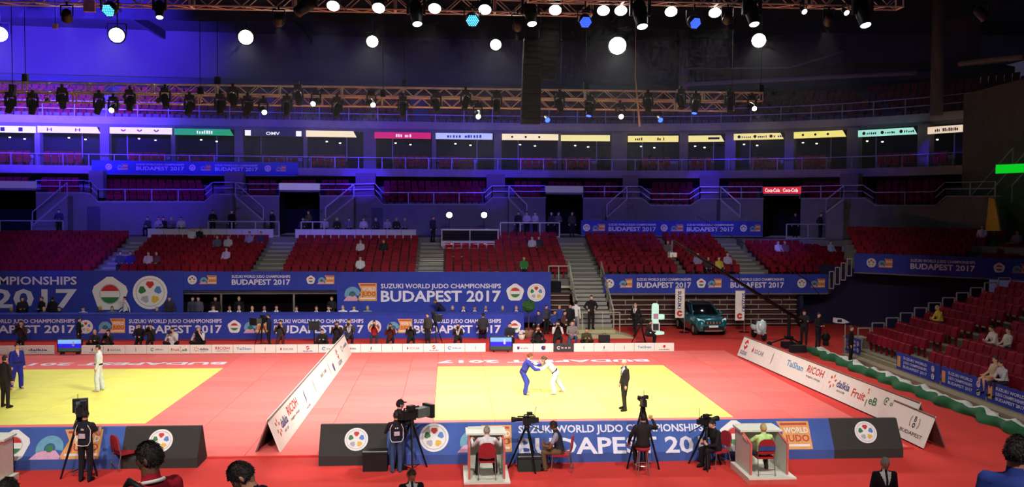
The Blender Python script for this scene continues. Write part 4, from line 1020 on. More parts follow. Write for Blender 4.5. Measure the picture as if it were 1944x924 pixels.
# slim white pole hanging before the bridge
a, c = PY(1206, 146, 45.0), PY(1215, 240, 45.0)
tag(obj('hanging_pole', MB().tube([c, c.lerp(a, .5), a, (a.x, 45., 15.5), (a.x, 45.0, 21.58)], [.06, .05, .02, .008, .008], 8), mat('white_pole', (224, 216, 190), .5), None, True), 'slim pale pole hanging in front of the rear bridge', 'pole')
for i, (px, py, Y) in enumerate(((170, 12, 27.), (105, 50, 36.))):
    p = PY(px, py, Y); t = thing('sensor_box', 'small white box hanging at the top left, '+('larger' if i == 0 else 'smaller'), 'box', p); s = (.16, .09)[i]
    obj('box', MB().box(-s, s, -.05, .05, -s, s), mat('pale_box', (200, 180, 220), .6), t); obj('cable', MB().tube([(0, 0, s), (0, 0, 21.58-p.z)], .012, 5), M_blackm, t)

# unseen lamps added above the near stand to brighten the close spectators
for i, x in enumerate((-4., 4.)):
    p = Vector((x, 2.5, 11.5)); par('added unseen lamp above the near stand, %s of two' % ORD[i], p, (x*.8, 9, 4), 1., 1500, (1, .93, .86), 90, 'added unseen lamps over the near stand', M_lensc, hook=10.0)
# ================================================================ PEOPLE
V3 = Vector
def pose(**k):
    """joints in metres for a 1.75 m adult facing -Y, feet on z = 0; _l is +X side"""
    J = dict(pel=(0,0,.97), wai=(0,0,1.13), che=(0,.0,1.30), nec=(0,.01,1.47), head=(0,-.02,1.635),
             sh_l=(.192,.01,1.41), sh_r=(-.192,.01,1.41), el_l=(.245,.03,1.14), el_r=(-.245,.03,1.14), wr_l=(.25,-.05,.91), wr_r=(-.25,-.05,.91),
             ha_l=(.245,-.08,.82), ha_r=(-.245,-.08,.82), hi_l=(.095,0,.92), hi_r=(-.095,0,.92), kn_l=(.11,-.02,.50), kn_r=(-.11,-.02,.50),
             an_l=(.11,.03,.08), an_r=(-.11,.03,.08), to_l=(.13,-.14,.04), to_r=(-.13,-.14,.04), yaw=0., pitch=0.)
    J.update(k); return J
def drop(J, dz, dy=0., up=('pel','wai','che','nec','head','sh_l','sh_r','el_l','el_r','wr_l','wr_r','ha_l','ha_r','hi_l','hi_r')):
    for n in up: J[n] = (J[n][0], J[n][1]+dy, J[n][2]+dz)
    return J
def lean(J, deg, tw=0.):
    """bend the upper body forward about the pelvis, optionally twist it"""
    c = V3(J['pel']); m = Matrix.Rotation(math.radians(deg), 3, 'X') @ Matrix.Rotation(math.radians(tw), 3, 'Z')
    for n in ('wai','che','nec','head','sh_l','sh_r','el_l','el_r','wr_l','wr_r','ha_l','ha_r'): J[n] = tuple(c+m @ (V3(J[n])-c))
    return J
POSE = {}
POSE['stand'] = pose()
POSE['walk'] = pose(kn_l=(.1,-.14,.51), an_l=(.1,-.20,.09), to_l=(.11,-.36,.06), kn_r=(-.1,.05,.50), an_r=(-.1,.27,.12), to_r=(-.1,.12,.03), wr_l=(.25,.14,.95), ha_l=(.25,.16,.86), el_l=(.24,.12,1.15), wr_r=(-.25,-.20,.95), ha_r=(-.25,-.25,.88))
POSE['stride'] = pose(kn_l=(.12,-.05,.50), an_l=(.13,-.02,.08), to_l=(.15,-.18,.04), kn_r=(-.14,.03,.50), an_r=(-.2,.1,.08), to_r=(-.23,-.07,.04))
POSE['hips'] = pose(el_l=(.36,.06,1.16), wr_l=(.2,-.04,1.0), ha_l=(.14,-.08,.99), el_r=(-.36,.06,1.16), wr_r=(-.2,-.04,1.0), ha_r=(-.14,-.08,.99))
POSE['front'] = pose(el_l=(.27,-.02,1.14), wr_l=(.14,-.22,1.10), ha_l=(.05,-.27,1.12), el_r=(-.27,-.02,1.14), wr_r=(-.14,-.22,1.10), ha_r=(-.05,-.27,1.12))
POSE['phone'] = pose(el_l=(.27,-.02,1.14), wr_l=(.12,-.2,1.32), ha_l=(.08,-.22,1.41))
POSE['operate'] = pose(el_l=(.29,-.10,1.15), wr_l=(.2,-.34,1.24), ha_l=(.16,-.42,1.27), el_r=(-.29,-.10,1.15), wr_r=(-.2,-.34,1.24), ha_r=(-.16,-.42,1.27), pitch=.1)
POSE['shoulder_cam'] = pose(el_l=(.30,-.14,1.2), wr_l=(.2,-.34,1.42), ha_l=(.14,-.42,1.48), el_r=(-.3,-.1,1.2), wr_r=(-.2,-.3,1.40), ha_r=(-.15,-.38,1.46))
SIT = dict(kn_l=(.13,-.43,.50), kn_r=(-.13,-.43,.50), an_l=(.13,-.38,.09), an_r=(-.13,-.38,.09), to_l=(.14,-.54,.04), to_r=(-.14,-.54,.04))
def sit(**k):
    J = drop(pose(), -.42); J.update(SIT); J['pel'] = (0,0,.55); J['hi_l'] = (.1,-.02,.52); J['hi_r'] = (-.1,-.02,.52)
    J.update(el_l=(.25,-.05,.73), wr_l=(.17,-.27,.62), ha_l=(.14,-.36,.60), el_r=(-.25,-.05,.73), wr_r=(-.17,-.27,.62), ha_r=(-.14,-.36,.60)); J.update(k); return J
POSE['sit'] = sit()
POSE['sit_desk'] = sit(el_l=(.34,-.16,.80), wr_l=(.38,-.38,.90), ha_l=(.36,-.46,.92), el_r=(-.34,-.16,.80), wr_r=(-.38,-.38,.90), ha_r=(-.36,-.46,.92), kn_l=(.2,-.4,.50), kn_r=(-.2,-.4,.50), an_l=(.24,-.3,.09), an_r=(-.24,-.3,.09), to_l=(.27,-.44,.04), to_r=(-.27,-.44,.04))
POSE['sit_lean'] = lean(sit(), 14); POSE['sit_lean'].update(wr_l=(.12,-.42,.66), ha_l=(.08,-.46,.72), wr_r=(-.12,-.42,.66), ha_r=(-.08,-.46,.72), el_l=(.26,-.24,.66), el_r=(-.26,-.24,.66))
POSE['sit_back'] = lean(sit(), -6)
POSE['sit_shoot'] = lean(sit(), 10); POSE['sit_shoot'].update(el_l=(.23,-.32,.80), wr_l=(.12,-.38,1.02), ha_l=(.07,-.40,1.08), el_r=(-.23,-.32,.80), wr_r=(-.12,-.38,1.02), ha_r=(-.07,-.40,1.08))
POSE['stool'] = sit(kn_l=(.15,-.36,.42), kn_r=(-.15,-.36,.42), an_l=(.14,-.22,.06), an_r=(-.14,-.22,.06), to_l=(.15,-.38,.02), to_r=(-.15,-.38,.02), el_l=(.30,-.06,.76), wr_l=(.32,-.20,.56), ha_l=(.30,-.26,.50), el_r=(-.36,-.12,.93), wr_r=(-.30,-.30,1.10), ha_r=(-.26,-.36,1.16))
KN = dict(pel=(0,.06,.42), hi_l=(.1,.04,.40), hi_r=(-.1,.04,.40), kn_l=(.16,-.34,.46), an_l=(.15,-.26,.08), to_l=(.16,-.42,.04), kn_r=(-.17,-.16,.10), an_r=(-.15,.24,.09), to_r=(-.15,.30,.04))
def kneel(**k):
    J = drop(pose(), -.53, .04); J.update(KN); J = lean(J, 8); J.update(k); return J
POSE['kneel_shoot'] = kneel(el_l=(.24,-.20,.64), wr_l=(.13,-.28,.92), ha_l=(.08,-.31,1.0), el_r=(-.24,-.20,.64), wr_r=(-.13,-.28,.92), ha_r=(-.08,-.31,1.0))
POSE['kneel'] = kneel(el_l=(.25,-.14,.62), wr_l=(.12,-.32,.58), ha_l=(.07,-.37,.58), el_r=(-.25,-.14,.62), wr_r=(-.12,-.32,.58), ha_r=(-.07,-.37,.58))
def floor_sit(**k):
    J = drop(pose(), -.80, .05); J.update(pel=(0,.06,.17), hi_l=(.1,.03,.15), hi_r=(-.1,.03,.15), kn_l=(.30,-.26,.30), kn_r=(-.30,-.26,.30), an_l=(.10,-.30,.07), an_r=(-.12,-.38,.07), to_l=(.02,-.36,.05), to_r=(.0,-.44,.05))
    J = lean(J, 10); J.update(el_l=(.25,-.16,.40), wr_l=(.12,-.32,.42), ha_l=(.07,-.36,.46), el_r=(-.25,-.16,.40), wr_r=(-.12,-.32,.42), ha_r=(-.07,-.36,.46)); J.update(k); return J
POSE['floor_sit'] = floor_sit()
POSE['floor_shoot'] = floor_sit(el_l=(.24,-.22,.42), wr_l=(.12,-.30,.66), ha_l=(.08,-.32,.74), el_r=(-.24,-.22,.42), wr_r=(-.12,-.30,.66), ha_r=(-.08,-.32,.74))
POSE['bend'] = lean(pose(kn_l=(.12,-.08,.5), kn_r=(-.12,-.08,.5)), 42); POSE['bend'].update(wr_l=(.2,-.55,.85), ha_l=(.16,-.62,.8), wr_r=(-.2,-.55,.85), ha_r=(-.16,-.62,.8), el_l=(.26,-.38,.98), el_r=(-.26,-.38,.98))
POSE['look_down'] = lean(pose(pitch=.5), 24)
# two fighters gripping each other: both face -Y here
POSE['grip_blue'] = lean(pose(pel=(0,.10,.86), hi_l=(.1,.1,.82), hi_r=(-.1,.1,.82), kn_l=(.15,-.10,.46), kn_r=(-.15,-.04,.46), an_l=(.17,.0,.08), an_r=(-.18,.02,.08), to_l=(.21,-.16,.04), to_r=(-.21,-.14,.04)), 0)
POSE['grip_blue'] = drop(POSE['grip_blue'], -.10, .08, ('wai','che','nec','head','sh_l','sh_r')); POSE['grip_blue'] = lean(POSE['grip_blue'], 22)
POSE['grip_blue'].update(el_l=(.26,-.38,1.06), wr_l=(.16,-.62,1.12), ha_l=(.12,-.70,1.16), el_r=(-.28,-.36,1.0), wr_r=(-.2,-.60,1.0), ha_r=(-.16,-.68,1.02))
POSE['grip_white'] = lean(drop(pose(pel=(0,.12,.84), hi_l=(.1,.12,.80), hi_r=(-.1,.12,.80), kn_l=(.14,-.02,.44), kn_r=(-.16,.22,.44), an_l=(.18,.06,.08), an_r=(-.22,.46,.10), to_l=(.22,-.10,.04), to_r=(-.26,.32,.03)), -.12, .1, ('wai','che','nec','head','sh_l','sh_r')), 40)
POSE['grip_white'].update(el_l=(.26,-.44,.98), wr_l=(.16,-.68,1.06), ha_l=(.12,-.76,1.10), el_r=(-.26,-.46,1.04), wr_r=(-.16,-.70,1.16), ha_r=(-.12,-.78,1.20))
POSE['grip_white']['pitch'] = -.3

def seg_list(J, fat, loose):
    g = lambda n: V3(J[n]); S = []
    def s(a, b, ra, rb, reg): S.append((a, b, ra, rb, reg))
    mid = lambda a, b, t: a.lerp(b, t)
    for e in 'lr':
        sh, el, wr, ha, hi, kn, an, to = (g(n+'_'+e) for n in ('sh','el','wr','ha','hi','kn','an','to'))
        s(sh, el, .066+loose*.5, .055+loose*.6, 'uparm'); s(el, wr, .052+loose*.6, .040+loose*.7, 'fore'); s(wr, ha, .034, .040, 'hand')
        s(hi, kn, .098+loose*.5+fat*.3, .074+loose, 'thigh'); s(kn, an, .072+loose, .058+loose*1.2, 'calf'); s(an, to, .050, .040, 'foot')
    return S
BODY = {}
def limb(b, p, q, r0, r1, n=9):
    d = (q-p); L = d.length; d.normalize()
    b.tube([p-d*r0*.75, p-d*r0*.4, p, q, q+d*r1*.4, q+d*r1*.75], [r0*.5, r0*.88, r0, r1, r1*.88, r1*.5], n)
def torso_rings(J, fat, loose):
    pel, wai, che, nec = (V3(J[n]) for n in ('pel','wai','che','nec')); shm = (V3(J['sh_l'])+V3(J['sh_r']))/2
    k = loose*.6
    return [pel-(wai-pel)*.55, pel, wai, wai.lerp(che, .6), che, che.lerp(shm, .65), shm.lerp(nec, .45), nec], \
           [(.13+fat*.5, .11+fat*.5), (.185+fat+k, .132+fat+k), (.172+fat+k, .124+fat*1.3+k), (.188+fat*.8+k, .132+fat+k), (.200+fat*.5+k, .134+fat*.7+k), (.198+k*.5, .115+k*.5), (.135, .092), (.075, .075)]
def person_base(pname, fat, loose, vox):
    key = (pname, fat, loose, vox)
    if key in BODY: return BODY[key]
    J = POSE[pname]; b = MB(); pts, rr = torso_rings(J, fat, loose); b.tube(pts, rr, 14)
    for a, q, ra, rb, reg in seg_list(J, fat, loose):
        if reg == 'foot':
            limb(b, a, q, ra, rb, 8); hl = a+(a-q)*.25; hl.z = q.z; limb(b, hl, q, .042, .038, 8)
        else: limb(b, a, q, ra, rb)
    for e in 'lr':
        b.ball(J['sh_'+e], .070+loose*.4); limb(b, V3(J['nec'])-V3((0, 0, .03)), V3(J['sh_'+e]), .066, .060)
    nec, head = V3(J['nec']), V3(J['head']); limb(b, nec-(head-nec)*.25, nec.lerp(head, .7), .072, .068)
    me = b.mesh('tmp', MATS['black_matt']); o = bpy.data.objects.new('tmp', me); COL.objects.link(o)
    r = o.modifiers.new('r', 'REMESH'); r.mode = 'VOXEL'; r.voxel_size = vox; r.adaptivity = 0.
    sm = o.modifiers.new('s', 'SMOOTH'); sm.iterations = 4; sm.factor = .5
    dg = bpy.context.evaluated_depsgraph_get(); ev = o.evaluated_get(dg); m2 = bpy.data.meshes.new_from_object(ev)
    vs = [tuple(v.co) for v in m2.vertices]; fs = [tuple(p.vertices) for p in m2.polygons]
    bpy.data.objects.remove(o); bpy.data.meshes.remove(me); bpy.data.meshes.remove(m2)
    # nearest limb of every face
    C = np.array([np.mean([vs[i] for i in f], axis=0) for f in fs]); best = np.full(len(C), 9.); reg = np.zeros(len(C), int); tt = np.zeros(len(C))
    names = ['torso','uparm','fore','hand','thigh','calf','foot','neck']
    S = seg_list(J, fat, loose)+[(pts[i], pts[i+1], (rr[i][0]+rr[i][1])/2, (rr[i+1][0]+rr[i+1][1])/2, 'torso') for i in range(len(pts)-2)]+[(pts[-2]+V3((0,0,.035)), head, .062, .055, 'neck')]
    for a, q, ra, rb, rg in S:
        a = np.array(a); q = np.array(q); d = q-a; t = np.clip(((C-a)@d)/max(d@d, 1e-9), 0, 1); dist = np.linalg.norm(C-(a+t[:, None]*d), axis=1)-(ra+(rb-ra)*t)
        k = dist < best; best[k] = dist[k]; reg[k] = names.index(rg); tt[k] = t[k]
    BODY[key] = (vs, fs, C, reg, tt); return BODY[key]
def head_grid(n=16, m=12, grow=1., female=False):
    """head about its centre, face towards -Y"""
    vs = []
    for i in range(m+1):
        t = -math.pi/2+math.pi*i/m
        for j in range(n):
            a = 2*math.pi*j/n; x, y, z = math.cos(t)*math.cos(a), math.cos(t)*math.sin(a), math.sin(t)
            k = max(0., -z); X = x*.076*(1-.30*k); Y = y*.096*(1-.12*k if y < 0 else 1-.35*k); Z = z*.122
            if y > 0: Y += .008
            if y < 0 and grow == 1.:
                Y -= .020*math.exp(-((X/.014)**2+((Z+.018)/.022)**2)); Y += .010*math.exp(-(((abs(X)-.032)/.016)**2+((Z-.012)/.014)**2))
                Y -= .006*math.exp(-((X/.03)**2+((Z+.075)/.02)**2)); Y -= .005*math.exp(-((Z-.035)/.012)**2)*max(0, -y)
            vs.append(V3((X*grow, Y*grow, Z*(grow if z > 0 else 1.))))
    fs = [(i*n+j, i*n+(j+1)%n, (i+1)*n+(j+1)%n, (i+1)*n+j) for i in range(m) for j in range(n)]
    return vs, fs
SKIN = [mat('skin_light', (222, 168, 142), .6, noise=.05), mat('skin_tan', (190, 132, 104), .6, noise=.05), mat('skin_brown', (120, 78, 58), .6, noise=.05)]
HAIR = dict(dark=mat('hair_dark', (34, 26, 24), .7, noise=.25, scale=40), brown=mat('hair_brown', (78, 54, 40), .7, noise=.25, scale=40), grey=mat('hair_grey', (150, 144, 138), .7, noise=.2, scale=40), blond=mat('hair_blond', (196, 170, 110), .7, noise=.2, scale=40), red=mat('hair_auburn', (112, 58, 36), .7, noise=.2))
M_eye = mat('eye_dark', (30, 24, 24), .3); M_lip = mat('lip', (168, 92, 84), .6)
def cloth(rgb): return mat('cloth_%02x%02x%02x' % rgb, rgb, .85, noise=.12, scale=14, spec=.2)
BLK = (30, 29, 34)
def person(label, pname, loc, rz=0., h=1.75, top=BLK, bottom=BLK, skin=0, hair='dark', style='short', sleeves='long', shoes=(24, 22, 22), kind='', fat=0., loose=0., vox=.026, group=None, accent=(225, 222, 222), look=None):
    vs, fs, C, reg, tt = person_base(pname, fat, loose, vox); J = POSE[pname]; b = MB(); b.v = list(vs); b.f = list(fs)
    # slots: 0 top 1 bottom 2 skin 3 shoes 4 accent 5 eye 6 lip 7 belt/tie
    mi = np.zeros(len(fs), int); mi[np.isin(reg, (4, 5))] = 1; mi[reg == 6] = 3; mi[np.isin(reg, (3, 7))] = 2
    pel, wai, che = V3(J['pel']), V3(J['wai']), V3(J['che']); ax = np.array((wai-pel).normalized()); hgt = (C-np.array(pel))@ax
    mi[(reg == 0) & (hgt < -.02)] = 1
    if sleeves == 'short': mi[(reg == 2)] = 2; mi[(reg == 1) & (tt > .62)] = 2
    if kind == 'suit':
        mi[(reg == 4) & (hgt > -.14) & (tt < .3)] = 0; mi[(reg == 0) & (hgt < -.02)] = 0
        fr_ = C[:, 1]-np.array(che)[1]; tor = (reg == 0) & (fr_ < -.03) & (hgt > .16); w_ = (hgt-.16)*.36
        mi[tor & (np.abs(C[:, 0]) < w_)] = 4; mi[tor & (np.abs(C[:, 0]) < .02)] = 7
    if kind == 'gi':
        mi[(reg == 4) & (hgt > -.17) & (tt < .4)] = 0; mi[(reg == 0)] = 0; mi[(reg == 0) & (hgt > .035) & (hgt < .105)] = 7; mi[(reg == 6)] = 2
        fr_ = C[:, 1]-np.array(che)[1]; mi[(reg == 0) & (fr_ < -.03) & (hgt > .3) & (np.abs(C[:, 0]) < (hgt-.3)*.3)] = 2
    if kind == 'vest': mi[(reg == 0) & (hgt > -.02)] = 4
    if kind == 'shorts': mi[(reg == 5)] = 2; mi[(reg == 4) & (tt > .7)] = 2
    b.mi = mi.tolist()
    # head
    near = vox <= .02; hv, hf = head_grid(20, 16) if near else head_grid(12, 9)
    hd = V3(J['head']); pt = look[1] if look else J['pitch']; yw = look[0] if look else J['yaw']
    up = (hd-V3(J['nec'])).normalized(); lean_m = V3((0, 0, 1)).rotation_difference(V3((up.x*.4, up.y*.4, up.z)).normalized()).to_matrix()
    Rm = lean_m @ Matrix.Rotation(yw, 3, 'Z') @ Matrix.Rotation(pt, 3, 'X')
    b.m = 2; b.add([hd+Rm @ v for v in hv], hf)
    for s_ in (-1, 1): b.ball(hd+Rm @ V3((s_*.076, .012, -.004)), .012, .022, .034, 6, 5, Rm)
    if vox <= .026:
        b.m = 5
        for s_ in (-1, 1): b.ball(hd+Rm @ V3((s_*.031, -.082, .012)), .013, .008, .007, 6, 4, Rm)
        b.m = 6; b.ball(hd+Rm @ V3((0, -.092, -.058)), .024, .008, .007, 6, 4, Rm)
        # five fingers on each hand
        b.m = 2
        for e, sx in (('l', 1), ('r', -1)):
            w0, h0 = V3(J['wr_'+e]), V3(J['ha_'+e]); d = (h0-w0).normalized(); lat = d.cross(V3((0,1,0)) if abs(d.y) < .8 else V3((0,0,1))).normalized(); nrm = lat.cross(d)
            if nrm.dot(V3((-sx, 0, 0))) < 0: nrm = -nrm
            for i, Lf in enumerate((.066, .078, .074, .058)):
                p = h0+lat*(.026*(i-1.5))-d*.01; b.tube([p, p+d*Lf*.45, p+d*Lf*.8+nrm*Lf*.25, p+d*Lf*.95+nrm*Lf*.55], [.011, .010, .009, .006], 5)
            p = h0-d*.04+lat*.03; b.tube([p, p+lat*.03+d*.02+nrm*.01, p+lat*.035+d*.055+nrm*.02], [.013, .011, .007], 5)
    cols = [cloth(top), cloth(bottom), SKIN[skin], cloth(shoes), cloth(accent), M_eye, M_lip, cloth((46, 34, 48))]
    o = link('person', b.mesh('person', cols, True), None, loc, rz); s_ = h/1.75; o.scale = (s_, s_, s_)
    tag(o, label, 'person', group)
    # hair or cap
    if style in ('short', 'long', 'bun', 'cap', 'cropped'):
        g_ = 1.07 if style == 'cropped' else 1.12; gv, gf = head_grid(20 if near else 12, 16 if near else 9, g_); hb = MB(); keep = []
        for f in gf:
            c = sum((gv[i] for i in f), V3())/4; y, z = c.y, c.z
            lim = .048 if y < -.055 else (.02+(-.03)*((y+.055)/.06) if y < .005 else (-.055 if style in ('short', 'cropped', 'cap') else -.13))
            if style == 'long' and y > -.03: lim = -.15
            if z > lim: keep.append(f)
        hb.add([hd+Rm @ v for v in gv], keep)
        if near:          # short locks so that the hair is not a smooth shell
            rr = random.Random(len(label)); cs = [(sum((gv[i] for i in f), V3())/4) for f in keep]
            for _ in range(1500 if vox < .017 else 500):
                f = keep[rr.randrange(len(keep))]; a_, b_, c_ = rr.random(), rr.random(), 0
                p_ = gv[f[0]].lerp(gv[f[1]], a_).lerp(gv[f[3]].lerp(gv[f[2]], a_), b_); n_ = p_.normalized(); t_ = V3((rr.uniform(-1, 1), rr.uniform(-.4, 1), rr.uniform(-1, .3))); t_ = (t_-n_*t_.dot(n_)).normalized(); s__ = n_.cross(t_)
                L_ = rr.uniform(.012, .03); w_ = rr.uniform(.004, .008); hb.add([hd+Rm @ q_ for q_ in (p_-s__*w_-n_*.003, p_+s__*w_-n_*.003, p_+t_*L_+n_*L_*rr.uniform(.05, .38))], [(0, 1, 2)])
        if style == 'long': hb.tube([hd+Rm @ V3((0,.075,.02)), hd+Rm @ V3((0,.09,-.1)), hd+Rm @ V3((0,.085,-.24))], [(.07,.03), (.085,.04), (.05,.02)], 10)
        if style == 'bun': hb.ball(hd+Rm @ V3((0,.12,.03)), .04)
        if style == 'cap':
            hb.prism([hd+Rm @ V3((x_, -.09-.075*math.sqrt(max(0, 1-(x_/.075)**2)), .055)) for x_ in (-.07,-.045,-.015,.015,.045,.07)]+[hd+Rm @ V3((.07,-.05,.06)), hd+Rm @ V3((-.07,-.05,.06))], Rm @ V3((0,0,.012)))
            obj('cap', hb, cloth((30, 28, 32)), o, True)
        else: obj('hair', hb, HAIR[hair], o, True)
    if 'shoot' in pname:  # stills camera held to the eye
        c = (V3(J['ha_l'])+V3(J['ha_r']))/2*s_+V3((0, -.02, .01)); q = Matrix.Rotation(rz, 3, 'Z') @ c; t = thing('photo_camera', 'camera raised by the '+label, 'camera', V3(loc)+q, rz, 'cameras held by the photographers')
        obj('camera_body', MB().box(-.07, .07, -.03, .03, -.05, .05).box(-.03, .03, -.03, .03, .05, .08), MATS['black_matt'], t); obj('lens', MB().lathe([(.035, 0), (.04, .14), (.05, .16), (.05, .24)], (0, -.03, 0), 10, (0, -1, 0)), MATS['black_metal'], t, True)
    return o
def put(px, py, z=FL): return G(px, py, z)
def face(o, px): return 0
HALFPI = math.pi/2
NAVY, GREY, WHT, SKYB, JEAN, BROWN, REDC, GREEN, LIME = (30, 34, 66), (96, 96, 100), (226, 222, 222), (110, 140, 200), (58, 78, 116), (98, 78, 58), (168, 34, 40), (60, 130, 80), (190, 226, 140)
# ---- on the contest mats
p = G(1185, 779, 0); person('referee in dark suit standing alone on the right yellow mat', 'stride', p, -HALFPI*.85, 1.77, (44, 40, 42), (44, 40, 40), 0, style='', kind='suit', vox=.02)
pb, pw = G(1002, 748, 0), G(1050, 747, 0); gap = 1.02; mx = (pb.x+pw.x)/2; my = (pb.y+pw.y)/2
person('fighter in blue suit bent forward gripping the opponent in white', 'grip_blue', (mx-gap/2-.06, my, 0), HALFPI, 1.68, (52, 56, 150), (56, 60, 156), 0, 'red', 'bun', kind='gi', loose=.022, vox=.02)
person('fighter in white suit with dark belt bent over gripping the one in blue', 'grip_white', (mx+gap/2-.06, my+.03, 0), -HALFPI, 1.70, (222, 228, 226), (222, 228, 224), 0, 'brown', 'bun', kind='gi', loose=.024, vox=.02)
p = G(33, 738, 0); person('fighter in blue suit standing at the left edge of the left mat', 'stride', p, .25+math.pi*.2, 1.72, (40, 44, 150), (44, 48, 156), 0, 'brown', 'bun', kind='gi', loose=.022, vox=.022)
p = G(10, 773, 0); person('referee in dark suit on the left mat, at the picture edge', 'stride', p, math.pi*.9, 1.80, (46, 42, 44), (46, 42, 42), 0, style='cropped', kind='suit', vox=.022)
p = G(188, 742, 0); person('fighter in white suit standing alone on the left yellow mat', 'stride', p, -HALFPI*.9, 1.74, (224, 228, 226), (224, 230, 228), 0, 'dark', 'cropped', kind='gi', loose=.024, vox=.022)
# ---- camera crew and judges in front of the barrier
CREW = {}
CREW['left'] = p = G(163, 913, FL); person('cameraman in black vest with white edging seen from behind, left barrier', 'operate', p, math.pi-.12, 1.80, (40, 38, 44), (32, 30, 36), 1, 'dark', 'cropped', 'short', kind='vest', accent=(34, 32, 44), vox=.018)
CREW['mid'] = p = G(752, 896, FL); person('cameraman in black vest and jeans seen from behind beside a tripod', 'operate', p, math.pi+.2, 1.60, (36, 34, 40), JEAN, 1, 'dark', 'short', 'long', kind='vest', accent=(32, 30, 40), shoes=(190, 180, 160), vox=.018)
p = Vector((-1.32, 24.1, FL)); person('operator in dark cap and jeans behind the large broadcast camera', 'shoulder_cam', p, math.pi*.62, 1.86, (34, 32, 36), JEAN, 0, 'dark', 'cap', vox=.018)
JU = Vector((.95, 22.75, FL+.16)); person('judge in white shirt sitting at the desk booth, arms spread', 'sit_desk', JU+Vector((0, -.12, 0)), math.pi, 1.74, (222, 216, 216), (40, 36, 40), 0, 'grey', 'cropped', vox=.018)
JU2 = Vector((8.2, 22.78, FL+.16)); person('judge in lime green shirt sitting at the right desk booth', 'sit_desk', JU2+Vector((-.1, -.12, 0)), math.pi+.1, 1.70, LIME, (60, 58, 60), 1, 'blond', 'short', 'short', vox=.018)
p = Vector((2.95, 23.75, FL)); person('camera operator sitting sideways on a red chair by a tripod', 'sit_lean', p, -HALFPI*1.15, 1.76, (150, 150, 170), (104, 82, 60), 2, 'dark', 'short', 'short', kind='vest', accent=(44, 44, 56), vox=.018)
p = Vector((5.08, 23.25, FL+.24)); person('man in dark jacket on a tall stool seen from behind, arm raised', 'stool', p, math.pi, 1.82, (40, 36, 36), (34, 32, 34), 1, 'dark', 'cropped', shoes=(200, 200, 196), vox=.018)
p = Vector((7.25, 23.9, FL)); person('cameraman in black crouched on a chair beside the right desk booth', 'sit_lean', p, HALFPI*-.75, 1.74, (30, 28, 30), (28, 26, 30), 0, 'dark', 'short', kind='vest', accent=(36, 34, 36), vox=.018)
# ---- bottom of the picture
p = PY(1680, 881, 18.2); person('man in black suit and white shirt facing the camera at the bottom edge', 'stand', (p.x, 18.2, FL), -.05, 1.80, (34, 30, 38), (34, 30, 38), 1, 'grey', 'cropped', kind='suit', vox=.016)
p = PY(781, 897, 18.); person('man in dark suit at the bottom edge below the tripod', 'stand', (p.x, 18., FL), .3, 1.76, (30, 28, 32), (30, 28, 32), 1, 'brown', 'cropped', kind='suit', vox=.016, look=(.35, .1))
p = PY(286, 872, 6.9); person('spectator in red shirt with short dark hair in left profile, close up', 'stand', (p.x, 6.9, p.z-1.635), -2.25, 1.75, (170, 30, 48), (40, 38, 44), 2, 'dark', 'short', 'short', vox=.014, look=(.5, .12))
p = PY(438, 912, 7.4); person('spectator in navy top bending the head down, close up', 'look_down', (p.x+.38, 7.4, p.z-1.54), -HALFPI*1.0, 1.75, (30, 30, 46), (40, 38, 44), 1, 'dark', 'short', vox=.014)
p = PY(1930, 862, 6.3); person('spectator in blue shirt with dark hair at the bottom right corner', 'stand', (p.x, 6.3, p.z-1.66), math.pi*.72, 1.78, (52, 70, 150), (40, 38, 44), 1, 'dark', 'short', vox=.014)
p = PY(12, 934, 7.2); person('spectator of whom only dark hair shows at the bottom left corner', 'stand', (p.x, 7.2, p.z-1.66), math.pi, 1.75, (40, 40, 50), (40, 38, 44), 1, 'dark', 'short', vox=.02)
struct('floor_near_stand', MB().box(-14, 14, 5.6, 8.6, 3.0, 3.34).box(-14, 14, 5.6, 8.6, FL, 3.0), M_conc)
sits = {}
# ---- photographers and crew between the low boards and the table front
def photog(px, ps, lab, Y=45.4, rz=0., **k):
    p = PY(px, 640, Y); return person(lab, ps, (p.x, Y, FL), rz, vox=.03, group='crew behind the low boards', **k)
photog(42, 'kneel_shoot', 'photographer in dark camouflage kneeling at the far left', 45.6, top=(60, 52, 50), bottom=(40, 36, 38), h=2.0)
photog(150, 'stand', 'technician in black standing just right of the left screen', 45.6, rz=HALFPI, h=1.5)
photog(181, 'floor_sit', 'photographer sitting on the floor right of the left screen', top=(50, 46, 46), hair='blond')
photog(206, 'floor_shoot', 'second seated photographer right of the left screen', top=(44, 40, 44), kind='vest', accent=(60, 52, 50))
photog(265, 'kneel', 'crew member in black kneeling below the letter B', 45.7, top=(32, 30, 34))
photog(286, 'kneel_shoot', 'photographer in dark top kneeling below the letter D', 45.6, top=(56, 44, 48))
photog(328, 'floor_shoot', 'photographer with white sleeves and black vest, first of two', top=(220, 216, 216), kind='vest', h=1.95)
photog(378, 'floor_shoot', 'photographer with white sleeves holding a lens up, second of two', top=(220, 216, 216), kind='vest', accent=(34, 32, 36), hair='grey', h=2.0)
photog(511, 'stand', 'cameraman in navy standing behind a lens under the orange card', 46., rz=-HALFPI, top=(36, 40, 70), h=1.6)
photog(533, 'kneel_shoot', 'photographer in dark clothes next to the navy cameraman', 45.7, top=(60, 54, 56), bottom=(90, 40, 46), h=1.95)
photog(612, 'floor_sit', 'photographer in black sitting low beside a dark monitor', top=(34, 32, 36))
photog(640, 'kneel_shoot', 'photographer left of the sloping board tip', top=(44, 36, 34), skin=1, h=1.9)
photog(663, 'kneel_shoot', 'photographer with white shirt front right of the board tip', 45.8, top=(64, 62, 66), hair='brown', h=2., kind='suit')
